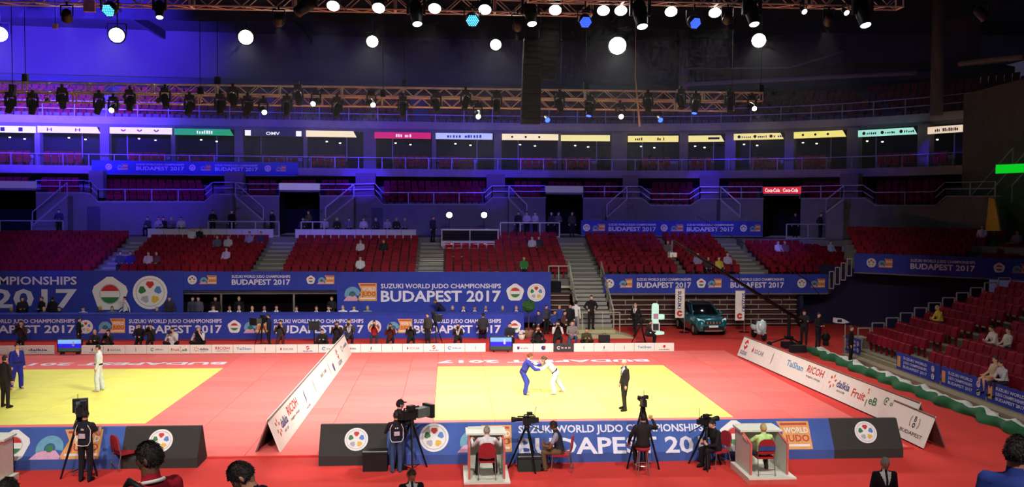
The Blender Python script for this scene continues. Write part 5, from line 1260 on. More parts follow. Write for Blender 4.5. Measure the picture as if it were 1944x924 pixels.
photog(711, 'sit_shoot', 'photographer in red shirt sitting on a chair', 45.8, top=(160, 36, 44), bottom=(60, 56, 60), sleeves='short')
photog(741, 'kneel_shoot', 'photographer in dark red vest kneeling below the blue fan mark', top=(80, 34, 36), skin=1)
photog(780, 'kneel_shoot', 'photographer with blond hair kneeling beside the orange card', top=(38, 36, 42), hair='blond', style='long')
photog(812, 'stand', 'cameraman in olive standing behind a big tripod camera', 46., rz=-.6, top=(64, 62, 54), bottom=(40, 38, 40), h=1.62)
photog(869, 'kneel_shoot', 'photographer in black and pale bib kneeling below the word BUDAPEST', top=(48, 38, 34), kind='suit')
photog(917, 'sit', 'official in dark grey sitting left of the right screen', 47.6, rz=math.pi, top=(54, 54, 60), h=1.9)
photog(968, 'kneel', 'assistant kneeling behind the right screen', 45.4, top=(40, 40, 48))
photog(1021, 'floor_shoot', 'photographer in black sitting behind the shield logo board', top=(40, 38, 42), hair='brown', h=1.95)
photog(1058, 'kneel_shoot', 'photographer in white shirt and black vest behind the grey board', top=(214, 210, 210), kind='vest', accent=(34, 32, 36), h=1.85)
photog(1086, 'kneel', 'photographer in grey shirt and jeans near the stairs', top=(130, 120, 118), bottom=JEAN, h=1.9)
photog(1113, 'floor_sit', 'crew member with olive bag sitting before the stair landing', top=(70, 66, 44))
photog(1228, 'sit_lean', 'camera operator crouching at a tripod left of the white totem', 45.8, rz=HALFPI, top=(56, 38, 42), h=1.7)
# ---- around the stairs
def stander(px, py, lab, ps='stand', rz=0., z=FL, **k):
    p = G(px, py, z); k.setdefault('vox', .028); return person(lab, ps, p, rz, **k)
stander(1122, 625, 'man in black standing on the stair landing, hands at his sides', 'hips', z=FL+.42, rz=.2, h=1.86)
stander(1206, 637, 'man in black suit walking towards the stairs', 'walk', rz=-.7, kind='suit', h=1.8, style='cropped', hair='grey')
for i, (px, py, ps, kw) in enumerate(((1022, 641, 'sit', dict(top=(44, 50, 100))), (1037, 640, 'stand', dict(top=(60, 62, 84), h=1.62)), (1053, 640, 'sit', dict(top=(48, 64, 140))), (1062, 640, 'stand', dict(top=(50, 66, 140), hair='blond', h=1.6)), (1072, 641, 'sit', dict(top=(90, 58, 58))), (1082, 641, 'stand', dict(top=(34, 32, 38), h=1.7)))):
    stander(px, py-6, 'person waiting left of the metal stairs, %s from the potted tree' % ORD[i], ps, rz=(-.5, .4, .2, -.3, .5, .1)[i], group='people waiting by the stairs', **kw)
stander(1093, 634, 'man in white shirt and grey trousers waiting by the stair rail', rz=math.pi*.8, top=(226, 222, 222), bottom=(130, 134, 150), h=1.86)
# ---- officials behind the blue table
struct('floor_podium', MB().box(-26, 4.2, 48.75, 50.8, FL, .26), M_dark)
OFF = [(22, (96, 90, 84), 'short', 'grey', 'in a beige jacket'), (84, (90, 84, 80), 'short', 'blond', 'with fair hair'), (113, (44, 40, 44), 'short', 'brown', 'beside the standing pair'), (158, (196, 186, 206), 'cropped', 'dark', 'in a pale shirt'),
       (190, (54, 50, 60), 'long', 'blond', 'with long fair hair'), (213, (90, 120, 70), 'long', 'brown', 'in green'), (298, (60, 62, 66), 'short', 'grey', 'under the ring emblem'), (405, (226, 222, 222), 'cropped', 'brown', 'in white inside the doorway'),
       (436, BLK, 'cropped', 'brown', 'just right of the doorway post'), (454, BLK, 'short', 'grey', 'in front of the standing man'), (479, BLK, 'short', 'blond', 'third right of the post'), (502, BLK, 'cropped', 'grey', 'fourth right of the post'),
       (525, BLK, 'short', 'dark', 'half hidden at the doorway centre'), (563, BLK, 'short', 'brown', 'at the second post'), (601, BLK, 'short', 'brown', 'right of the second post'), (624, BLK, 'short', 'dark', 'at the doorway edge'),
       (651, WHT, 'short', 'grey', 'in white, first'), (672, WHT, 'short', 'brown', 'in white, second'), (698, (130, 150, 120), 'cropped', 'grey', 'in pale green'),
       (859, (50, 54, 90), 'cropped', 'grey', 'first below the big title'), (880, NAVY, 'short', 'brown', 'second below the big title'), (901, NAVY, 'cropped', 'brown', 'third below the big title'), (922, NAVY, 'short', 'grey', 'fourth below the big title'), (954, (60, 84, 90), 'short', 'grey', 'below the last digit'), (980, NAVY, 'short', 'grey', 'below the pentagon')]
for px, c, st_, hr, lab in OFF:
    q = PY(px, 600, 49.5); person('official seated behind the blue table '+lab, 'sit', (q.x, 49.5, .26), R.uniform(-.25, .25), R.uniform(1.70, 1.80), c, BLK, R.choice((0, 0, 1)), hr, st_, kind='suit' if c in (BLK, NAVY) else '', vox=.03, group='officials behind the blue table')
for px, c, hr, st_, rz, lab, ps in ((43, (40, 38, 44), 'dark', 'short', .4, 'in dark jacket, leftmost', 'front'), (80, (40, 36, 42), 'brown', 'short', -.6, 'in dark jacket holding papers', 'front'), (100, (30, 28, 34), 'dark', 'short', math.pi, 'in black seen from behind', 'stand'),
                                (238, (220, 212, 226), 'dark', 'short', -.9, 'in a white shirt walking between the emblems', 'walk'), (322, (60, 50, 64), 'brown', 'cropped', .2, 'in brown right of the ring emblem', 'stand'), (366, (60, 60, 80), 'dark', 'cropped', .3, 'in striped top inside the doorway', 'stand'), (377, (84, 84, 104), 'dark', 'cropped', -.2, 'in grey inside the doorway', 'stand'),
                                (409, (40, 30, 34), 'dark', 'cropped', .1, 'in dark red at the doorway post', 'stand'), (454, (28, 26, 30), 'grey', 'cropped', 0, 'with grey hair in the doorway', 'stand'), (630, (40, 38, 42), 'brown', 'cropped', -.4, 'leaning at the doorway edge', 'front')):
    q = PY(px, 600, 50.35); person('person standing behind the officials '+lab, ps, (q.x, 50.35, .26), rz, 1.76, c, BLK, 0, hr, st_, vox=.03, group='people standing behind the officials')
q = PY(842, 600, 50.2); person('person in navy bending over behind the officials', 'bend', (q.x, 50.2, .26), -HALFPI, 1.8, (36, 34, 60), BLK, 1, 'brown', 'cropped', vox=.03)
# ---- spectators on the lower tier
def spect(px, row, c, lab, bottom=(40, 40, 50), hair='brown', ps='sit_back', **k):
    y = rowY(row)+.02; q = PY(px, 470, y); k.setdefault('style', 'short')
    person('spectator '+lab, ps, (q.x, y, rowZ(row)+.0), R.uniform(-.3, .3), 1.74, c, bottom, 0, hair, vox=.03, group='spectators on the lower tier', **k)
for a in ((228, 1, (60, 70, 90), 'in grey in the second row, left of the aisle pair'), (247, 1, (44, 44, 130), 'in dark blue in the second row'), (281, 1, (200, 170, 226), 'in a lilac white top in the second row'), (296, 1, (110, 60, 90), 'in plum beside the lilac top'), (429, 2, (206, 180, 232), 'in a pale lilac top alone in the third row'),
          (365, 7, (210, 206, 222), 'in white in front of the left white desks'), (378, 7, (40, 38, 50), 'in black in front of the left white desks'), (412, 5, (96, 96, 120), 'in grey in the middle of the left block'), (433, 5, (180, 180, 200), 'in pale grey beside the grey one'), (473, 6, (150, 140, 196), 'in violet at the right end of the desks'), (495, 6, (60, 56, 90), 'in dark violet beside the aisle'),
          (684, 4, (214, 206, 222), 'in white high in the centre block'), (684, 0, (224, 220, 232), 'in white just above the blue banner'), (728, 4, (44, 40, 48), 'in black in the centre block'), (995, 0, (60, 130, 70), 'in green above the second backdrop'), (1010, 5, (190, 190, 196), 'in white and black, near the metal stairs'), (1023, 5, (60, 60, 70), 'in dark grey, near the metal stairs'),
          (1268, 4, (110, 96, 100), 'in grey under the crane camera'), (1325, 1, (140, 130, 170), 'in pale violet behind the crane arm'), (1345, 0, (60, 50, 60), 'in black behind the crane arm'), (1366, 0, (190, 176, 70), 'in yellow behind the crane arm'), (1382, 1, (170, 160, 200), 'in lilac white right of the yellow top'),
          (1478, 4, (206, 196, 210), 'in white beside the right aisle'), (1490, 4, (110, 80, 80), 'in brown beside the right aisle'), (1578, 4, (170, 180, 210), 'in pale blue white in the far right block'), (1612, 4, (110, 140, 226), 'in sky blue at the corner banner')):
    spect(*a)
def corner_spect(px, py, c, lab, k):
    d = ray(px, py); o = Vector((GA.x, GA.y))+gn*(.65+.8*k)
    t = (o.x*gn.x+o.y*gn.y)/(d.x*gn.x+d.y*gn.y); q = CAMP+d*t
    person('spectator '+lab, 'sit_back', (q.x, q.y, gz-.65+.25*k), ang, 1.74, c, JEAN, 0, 'brown', 'short', vox=.03, group='spectators in the corner block')
corner_spect(1864, 452, (196, 190, 226), 'in pale lilac at the top of the corner block', 4)
corner_spect(1930, 456, (150, 140, 170), 'in grey lilac at the right end of the corner block', 3)
# ---- spectators on the side stand (rows run away from the camera)
for px, row, c, lab, ps, kw in ((1785, 4, (214, 196, 70), 'in bright yellow beside the end rails', 'sit_lean', dict(hair='blond')), (1890, 3, (214, 206, 196), 'in white on the side stand, left of a pair', 'sit_lean', {}), (1912, 3, (190, 184, 170), 'in cream on the side stand, right of a pair', 'sit_back', {}),
                        (1888, 0, (190, 170, 140), 'with bare legs stretched out on the side stand', 'sit_back', dict(bottom=(200, 140, 70), kind='shorts')), (1910, 0, (200, 196, 200), 'in white beside the one with bare legs', 'sit_lean', dict(bottom=(60, 40, 44)))):
    x = SX+SDX*row-.02; d = ray(px, 640); q = CAMP+d*(x/d.x)
    person('spectator '+lab, ps, (x, q.y, SZ+SDZ*row), -HALFPI, 1.72, c, kw.get('bottom', (60, 60, 70)), 0, kw.get('hair', 'brown'), 'short', kind=kw.get('kind', ''), vox=.026, group='spectators on the side stand')
# ---- people on the concourse behind the lower tier
for px, c, lab, ps in ((404, (34, 34, 48), 'in dark jacket and white shirt by the stair wall', 'front'), (440, (30, 30, 44), 'in dark clothes by the stair wall', 'stand'), (517, (34, 34, 44), 'in black left of the second passage', 'stand'), (586, (90, 88, 60), 'in olive at the second passage', 'front'), (822, (34, 36, 74), 'in navy standing on the aisle head', 'stand'),
                   (984, (40, 40, 54), 'in dark top left of the third passage', 'stand'), (1000, (170, 160, 190), 'in pale top left of the third passage', 'front'), (1016, (180, 176, 190), 'in white top left of the third passage', 'front'), (1047, (50, 48, 60), 'in the third passage', 'stand'), (1060, (90, 86, 90), 'in grey at the third passage', 'front'), (1086, (60, 60, 62), 'in dark grey right of the third passage', 'stand'),
                   (1510, (34, 32, 50), 'in dark jacket right of the red sign', 'stand'), (1558, (34, 32, 48), 'in black at the pale railing', 'hips'), (1586, (36, 36, 52), 'in dark blue at the pale railing', 'stand'), (112, (50, 46, 80), 'in dark violet by the left wall', 'front')):
    Y = 62.1 if px != 822 else 60.6; Y = 60.0 if px > 1540 else Y; q = PY(px, 420, Y); person('person on the concourse '+lab, ps, (q.x, Y, CON if px != 822 else rowZ(8)+.15), R.uniform(-.8, .8), 1.74, c, BLK, 0, R.choice(('dark', 'brown')), 'short', vox=.034, group='people on the concourse')
# press people behind the white desks
PR_ = [(283, 60), (302, 60), (313, 60), (328, 60), (345, 60), (575, 60), (618, 60), (640, 60), (662, 60), (690, 60), (715, 60), (735, 60), (752, 60), (770, 60)]
for i, (px, _) in enumerate(PR_):
    q = PY(px, 430, 61.6); c = ((60, 60, 80), (150, 146, 170), (40, 40, 50), (100, 96, 120), (190, 184, 204))[i % 5]
    person('press person seated behind the %s row of white desks, %s along' % ('left' if px < 500 else 'right', ORD[i if px < 500 else i-5]), 'sit_lean', (q.x, 61.6, CON), R.uniform(-.3, .3), 1.72, c, BLK, 0, R.choice(('dark', 'brown', 'blond')), 'short', vox=.034, group='press people behind the desks')
# ---- crane crew right
stander(1526, 655, 'crane operator in dark jacket and pale scarf', 'operate', rz=-.4, top=(44, 40, 44), bottom=(34, 32, 40), h=1.80)
stander(1553, 660, 'crane assistant in black carrying a dark bag', 'front', rz=.5, top=(42, 38, 40), bottom=(34, 34, 44), h=1.78)
p = PX(1615, 655, 18.15); person('man in black standing at the end of the side stand', 'stand', (18.15, p.y, FL), HALFPI*.6, 1.74, (40, 34, 36), (30, 28, 32), 0, 'brown', 'short', vox=.026)
# ================================================================ PROPS
M_grn = mat('rubber_black', (18, 18, 18), .8); M_boothw = mat('booth_white', (226, 226, 210), .5, noise=.04); M_boothe = mat('booth_red_edge', (206, 96, 88), .6)
M_steel = mat('chair_steel', (150, 146, 140), .35, metal=.7); M_redf = mat('red_upholstery', (158, 30, 40), .8, noise=.1)
def chair(label, loc, rz, band=None, group=None):
    t = thing('stacking_chair', label, 'chair', loc, rz, group)          # faces -Y
    obj('seat', MB().prism([(-.22, -.24, .42), (-.22, .2, .42), (-.22, .2, .48), (-.22, -.24, .47)], (.44, 0, 0)), M_redf, t)
    b = MB(); P = [(-.21, 0), (.21, 0), (.22, .22), (.17, .34), (.08, .39), (-.08, .39), (-.17, .34), (-.22, .22)]
    b.prism([(x, .22+z*.12, .56+z) for x, z in P], (0, .05, 0)); obj('backrest', b, M_redf, t)
    if band: obj('back_band', MB().box(-.215, .215, .275, .30, .66, .78), cloth(band), t)
    for x in (-.21, .21):
        obj('leg', MB().tube([(x, -.22, .44), (x*1.05, -.26, 0)], .013, 6), M_steel, t); obj('leg', MB().tube([(x, .28, .8), (x, .2, .44), (x*1.05, .3, 0)], .013, 6), M_steel, t)
    obj('cross_bar', MB().bar((-.21, .27, .16), (.21, .27, .16), .02), M_steel, t)
    return t
def booth(label, x, y, w=1.12, d=1.35):
    t = thing('judge_booth', label, 'desk', (x, y, FL))
    obj('plinth', MB().box(-w/2-.12, w/2+.12, -.18, d, 0, .16), M_boothw, t); obj('plinth_edge', MB().box(-w/2-.12, w/2+.12, -.2, -.18, 0, .12), M_boothe, t)
    for sx in (-1, 1):
        o = obj('side_wall', MB().prism([(sx*w/2, .1, .16), (sx*w/2, d, .16), (sx*w/2, d, 1.13), (sx*w/2, .8, 1.10), (sx*w/2, .1, .94)], (sx*-.04, 0, 0)), M_boothw, t)
        obj('red_edge', MB().prism([(sx*w/2+.005*sx, .08, .16), (sx*w/2+.005*sx, .11, .16), (sx*w/2+.005*sx, .11, .94), (sx*w/2+.005*sx, .82, 1.10), (sx*w/2+.005*sx, .8, 1.12), (sx*w/2+.005*sx, .08, .97)], (sx*-.05, 0, 0)), M_boothe, o)
    obj('front_wall', MB().box(-w/2, w/2, d-.04, d, .16, 1.2), M_boothw, t)
    obj('desk_top', MB().box(-w/2-.06, w/2+.06, .72, d+.05, 1.12, 1.17), M_boothw, t)
    return t
booth('white judge booth with red edging, judge in white inside', .95, 22.45, .92)
booth('white judge booth with red edging, judge in green inside', 8.22, 22.45, 1.0)
p = PY(31, 860, 23.75); booth('white judge booth cut by the left picture edge', p.x-.62, 22.4)
chair('red stacking chair inside the booth of the judge in white', (.95, 22.72, FL+.16), math.pi)
chair('red stacking chair with a blue back band inside the right booth', (8.12, 22.72, FL+.16), math.pi, (50, 70, 130))
chair('red stacking chair under the sideways camera operator', (3.0, 23.75, FL), -HALFPI*1.15)
chair('red stacking chair under the cameraman in black', (7.28, 23.9, FL), -HALFPI*.75)
p = G(232, 893, FL); chair('empty red stacking chair against the left black barrier', (p.x, p.y+.2, FL), math.pi*.75)
t = thing('bar_stool', 'tall stool with thin pale legs under the man in dark jacket', 'stool', (5.08, 23.27, FL))
obj('seat', MB().lathe([(.17, .66), (.19, .68), (.19, .72), (.15, .74)], n=16), M_redf, t, True)
for k in range(4):
    a = math.pi/4+k*HALFPI; obj('leg', MB().tube([(.13*math.cos(a), .13*math.sin(a), .67), (.22*math.cos(a), .22*math.sin(a), 0)], .014, 6), M_alu, t)
obj('foot_ring', MB().tube([(.19*math.cos(i*math.pi/8), .19*math.sin(i*math.pi/8), .27) for i in range(17)], .012, 5), M_alu, t)
# ---- broadcast cameras
def tripod(t, h, spread=.55, rot=0.):
    for k in range(3):
        a = rot+k*2*math.pi/3; obj('tripod_leg', MB().tube([(.05*math.cos(a), .05*math.sin(a), h), (spread*.55*math.cos(a), spread*.55*math.sin(a), h*.5), (spread*math.cos(a), spread*math.sin(a), 0)], [.035, .03, .022], 6), M_blackm, t)
    obj('spreader', MB().tube([(spread*.5*math.cos(rot+k*2*math.pi/3), spread*.5*math.sin(rot+k*2*math.pi/3), .12) for k in (0, 1, 2, 0)], .014, 5), M_blackm, t)
    obj('fluid_head', MB().lathe([(.07, h-.02), (.08, h+.06), (.05, h+.14)], n=10).box(-.08, .08, -.1, .1, h+.12, h+.16).tube([(.06, .08, h+.12), (.14, .5, h-.06)], .014, 6), M_black, t)
def broadcast(label, loc, rz, h=1.3, big=True, legs=True, rot=.4, mic=True):
    """camera on tripod; lens looks to -Y of the thing"""
    t = thing('broadcast_camera', label, 'camera', loc, rz)
    if legs: tripod(t, h, .5, rot)
    z = h+.16; s = 1.0 if big else .75
    obj('camera_body', MB().box(-.08*s, .08*s, -.15*s, .3*s, z, z+.24*s).box(-.06*s, .06*s, .3*s, .42*s, z+.02*s, z+.2*s), M_black, t)
    if big: obj('box_lens', MB().box(-.12*s, .12*s, -.55*s, -.15*s, z-.01, z+.24*s), mat('lens_grey_green', (86, 96, 88), .5), t); obj('lens_hood', MB().prism([(-.19*s, -.55*s, z-.06), (.19*s, -.55*s, z-.06), (.19*s, -.55*s, z+.30*s), (-.19*s, -.55*s, z+.30*s)], (0, -.12*s, 0)), M_black, t)
    else: obj('lens', MB().lathe([(.05, 0), (.055, .18), (.07, .2), (.075, .3)], (0, -.12, z+.1), 12, (0, -1, 0)), M_black, t, True)
    obj('viewfinder', MB().box(-.16*s, -.02*s, .0, .2*s, z+.26*s, z+.38*s), M_black, t)
    obj('top_handle', MB().bar((0, -.1*s, z+.3*s), (0, .25*s, z+.3*s), .03).bar((0, -.1*s, z+.24*s), (0, -.1*s, z+.3*s), .03).bar((0, .25*s, z+.24*s), (0, .25*s, z+.3*s), .03), M_black, t)
    if mic: obj('microphone', MB().tube([(.1*s, -.35*s, z+.26*s), (.1*s, .05, z+.26*s)], .022, 7).tube([(.03, .3*s, z+.2*s), (.03, .32*s, z+.6*s)], .008, 5), M_grn, t)
    return t
p = PY(150, 790, 23.95); broadcast('large tripod camera in front of the cameraman at the left barrier', (p.x, 24.0, FL), math.pi+.35, 1.42)
broadcast('large tripod camera beside the operator in dark cap', (-1.0, 23.95, FL), math.pi*.74, 1.24)
p = PY(1000, 815, 24.0); broadcast('slim tripod camera beside the sideways sitting operator', (p.x, 23.95, FL), -HALFPI*1.0, 1.08, False)
p = PY(1222, 775, 23.9); broadcast('small high tripod camera beyond the man on the stool', (p.x, 24.0, FL), math.pi, 1.52, False)
p = PY(1345, 815, 24.2); broadcast('black tripod camera beside the crouched cameraman', (p.x-.15, 23.9, FL), HALFPI*1.3, 1.02, False)
p = PY(826, 620, 46.2); broadcast('big tripod camera before the long table, aimed at the mats', (p.x, 46.1, FL), .3, 1.15)
p = PY(497, 620, 46.); broadcast('tripod camera with long lens under the orange card of the table', (p.x, 46.1, FL), -.6, 1.0)
p = PY(1216, 625, 46.); broadcast('tripod camera left of the white totem', (p.x, 45.9, FL), .4, .95, False)
p = PY(596, 620, 46.2); tt_ = thing('monitor_stand', 'dark monitor on a thin stand before the long table', 'monitor', (p.x, 46.3, FL)); obj('pole', MB().tube([(0, 0, 0), (0, 0, .8)], .03, 8).lathe([(.22, 0), (.2, .03), (.04, .05)], n=12), M_blackm, tt_); obj('screen', MB().box(-.28, .28, -.05, .05, .75, 1.2), M_black, tt_); obj('bezel', MB().box(-.25, .25, -.056, -.05, .79, 1.16), M_house, tt_)
# white edging and print on the two vests
for key, rz_, h_, lab in (('left', math.pi-.12, 1.80, 0), ('mid', math.pi+.2, 1.60, 0)):
    pr = [o for o in COL.objects if o.get('label', '').startswith('cameraman in black vest') and (o.location-CREW[key]).length < .01][0]
    b = MB(); w_ = .205; y_ = .158
    pts = [(-w_*.62, y_-.03, 1.43), (-w_*.92, y_-.055, 1.30), (-w_*.92, y_-.03, 1.02), (-w_*.7, y_, .93), (0, y_+.015, .92), (w_*.7, y_, .93), (w_*.92, y_-.03, 1.02), (w_*.92, y_-.055, 1.30), (w_*.62, y_-.03, 1.43)]
    b.tube(pts, .009, 5); obj('vest_piping', b, M_white, pr)
    b = MB(); b.box(-.08, .08, y_-.004, y_+.006, 1.10, 1.22); obj('back_print', b, mat('vest_print', (196, 176, 190), .7, noise=.3, scale=30), pr)
    b = MB(); smudge(b, (.05, y_-.004, 1.30), -UX, UZ, .10, .05, 4); obj('back_lettering', b, M_white, pr)
# headphones of the left cameraman
# ---- screens beside the mats
def tv(label, px, py, Y, w_, h_):
    p = PY(px, py, Y); t = thing('display_screen', label, 'screen', (p.x, Y, FL))
    zc = .78-FL*0
    obj('cabinet', MB().box(-w_/2-.04, w_/2+.04, 0, .1, .12, h_+.2), M_black, t)
    obj('display', MB().box(-w_/2, w_/2, -.012, 0, .16+h_*.66, .16+h_), mat('screen_sky', (126, 178, 250), .3, noise=.05, emit=1.), t)
    obj('display', MB().box(-w_/2, w_/2, -.012, 0, .16+h_*.30, .16+h_*.66), mat('screen_blue', (42, 30, 226), .3, noise=.08, emit=.9), t)
    obj('display', MB().box(-w_/2, w_/2, -.012, 0, .16, .16+h_*.30), mat('screen_crowd', (60, 86, 70), .3, noise=.5, scale=12, emit=.6), t)
    b = MB().box(w_*.14, w_*.20, -.02, -.012, .16+h_*.45, .16+h_*.86).box(w_*.10, w_*.24, -.02, -.012, .16+h_*.52, .16+h_*.58); obj('display_mark', b, M_text, t)
    for x in (-w_/3, w_/3): obj('foot', MB().box(x-.03, x+.03, -.12, .25, 0, .12), M_blackm, t)
    return t
tv('screen showing pale and dark blue, in the gap left of the long board', 132, 655, 43.6, 1.05, .55)
tv('screen showing sky blue and deep blue, in the gap right of the long board', 951, 653, 43.4, 1.02, .58)
# ---- white press desks and the commentary stage
def desk_row(label, px0, px1, Y, n, z):
    a, c = PY(px0, 440, Y), PY(px1, 440, Y); w_ = (c.x-a.x)/n
    for i in range(n):
        t = thing('press_desk', 'white fronted press desk in the %s, %s from the left' % (label, ORD[i]), 'desk', (a.x+w_*(i+.5), Y, z), 0, 'press desks, '+label)
        obj('front_panel', MB().box(-w_/2+.012, w_/2-.012, 0, .04, 0, .52), mat('desk_white', (206, 200, 206), .6, noise=.03), t); obj('desk_top', MB().box(-w_/2, w_/2, -.03, .55, .52, .56), MATS['desk_white'], t)
        for x in (-w_/2+.05, w_/2-.05): obj('desk_leg', MB().box(x-.02, x+.02, .45, .5, 0, .52), M_steel, t)
desk_row('left row', 280, 519, 60.75, 8, CON-.05); desk_row('right row', 560, 790, 60.75, 8, CON-.05)
a, c = PY(837, 466, 59.2), PY(947, 466, 59.2); w_ = c.x-a.x
t = thing('commentary_stage', 'raised commentary stage with two glaring lamps and a pale front', 'stage', ((a.x+c.x)/2, 59.2, a.z))
obj('front_fascia', MB().box(-w_/2, w_/2, -.05, .02, -.05, .30).box(-w_/2+.1, w_/2-.1, .1, 1.8, -.6, -.05), mat('desk_white', (206, 200, 206), .6), t); obj('deck', MB().box(-w_/2, w_/2, 0, 1.9, .25, .34), M_conc, t)
obj('top_bar', MB().box(-w_/2, w_/2, -.03, .03, 1.0, 1.09), M_rail, t)
for x in (-w_/2+.05, 0, w_/2-.05): obj('post', MB().box(x-.03, x+.03, -.03, .03, .3, 1.05), M_rail, t)
obj('dark_screen', MB().box(-w_/2+.1, w_/2-.1, .3, .36, .34, .98), M_dark, t)
for px in (853, 919):
    q = PY(px, 408, 60.2); d = Vector((0, -1, -.1)); x = q.x-t.location.x; z = q.z-t.location.z
    l_ = obj('stage_lamp', MB().box(x-.2, x+.2, 1.0, 1.25, z-.2, z+.2).tube([(x, 1.1, z-.2), (x, 1.1, .3)], .025, 6), M_blackm, t); obj('lamp_lens', MB().lathe([(.19, 0), (.16, .03), (.05, .04)], (x, .99, z), 14, d), M_flood, l_)
    spot('stage_beam', (q.x, 60.0, q.z), (q.x*.9, 44, 0), 900, (1, .98, .92), 80, .8, .1)
# pale railing enclosures on the concourse
for nm, px0, px1 in (('trim_4', 1493, 1614), ('trim_5', 0, 120), ('trim_6', 395, 530), ('trim_7', 572, 615), ('trim_8', 950, 1062)):
    Y = 61.0 if px0 < 1400 else 59.5; a, c = PY(px0, 438, Y), PY(px1, 438, Y); n = max(2, round((c.x-a.x)/1.6)); b = MB()
    for i in range(n+1):
        x = a.x+(c.x-a.x)*i/n; b.bar((x, Y, CON-.1), (x, Y, CON+1.0), .07)
    b.bar((a.x, Y, CON+1.0), (c.x, Y, CON+1.0), .06); b.bar((a.x, Y, CON+.05), (c.x, Y, CON+.05), .08)
    struct(nm, b, M_rail)
# sloping stair walls climbing from the concourse to the club boxes
for i, (p0, p1) in enumerate((((500, 418), (447, 372)), ((618, 418), (672, 374)), ((1000, 412), (966, 377)), ((1152, 412), (1190, 378)), ((1405, 412), (1368, 379)), ((1568, 404), (1602, 378)), ((62, 428), (128, 372)))):
    W_ = offset(WALL, -.9); a, _ = at(W_, s_px(W_, *p0)); c, _ = at(W_, s_px(W_, *p1)); za, zc = z_px(W_, *p0), z_px(W_, *p1)
    b = MB().prism([(a.x, a.y, CON), (c.x, c.y, CON), (c.x, c.y, zc), (a.x, a.y, za)], (0, .9, 0)); o = struct('wall_stair', b, M_conc)
    obj('coping', MB().bar((a.x, a.y-.02, za), (c.x, c.y-.02, zc), .16, .12), M_conc2, o)
    obj('hand_rail', MB().bar((a.x, a.y-.02, za+.9), (c.x, c.y-.02, zc+.9), .06).bar((a.x, a.y, za), (a.x, a.y, za+.9), .06).bar((c.x, c.y, zc), (c.x, c.y, zc+.9), .06), M_rail, o)

# ---- rolled flag along the side stand
b = MB(); N = 90; prof = [(-.50, .0), (-.52, .12), (-.40, .27), (-.22, .30), (-.10, .28), (.02, .30), (.14, .25), (.26, .20), (.36, .10), (.40, .0)]; sl = [0, 0, 0, 1, 1, 1, 1, 2, 2]
vs = []
for i in range(N+1):
    y = 43.2-17.7*i/N; wob = .10*math.sin(i*.9)+.06*math.sin(i*.37+1); s_ = .80+.25*abs(math.sin(i*.33))
    if i > N-1: s_ = .5
    for k, (x, z) in enumerate(prof): vs.append((17.92+.5*(i/N)**2*.3+wob+x*(.9+.12*math.sin(i*.7+k)), y, FL+z*s_*(1+.18*math.sin(i*1.3+k*.9))+(.004 if z == 0 else 0)))
K = len(prof)
for i in range(N):
    for k in range(K-1):
        b.m = sl[k]; b.f.append((i*K+k, i*K+K+k, i*K+K+k+1, i*K+k+1)); b.mi.append(sl[k])
b.v = vs
tag(obj('rolled_flag', b, [mat('flag_green', (30, 96, 56), .85, noise=.15, scale=3), mat('flag_white', (224, 222, 216), .85, noise=.05), mat('flag_red', (150, 40, 44), .85)], None, True), 'long rolled green white and red flag lying beside the stand', 'flag')

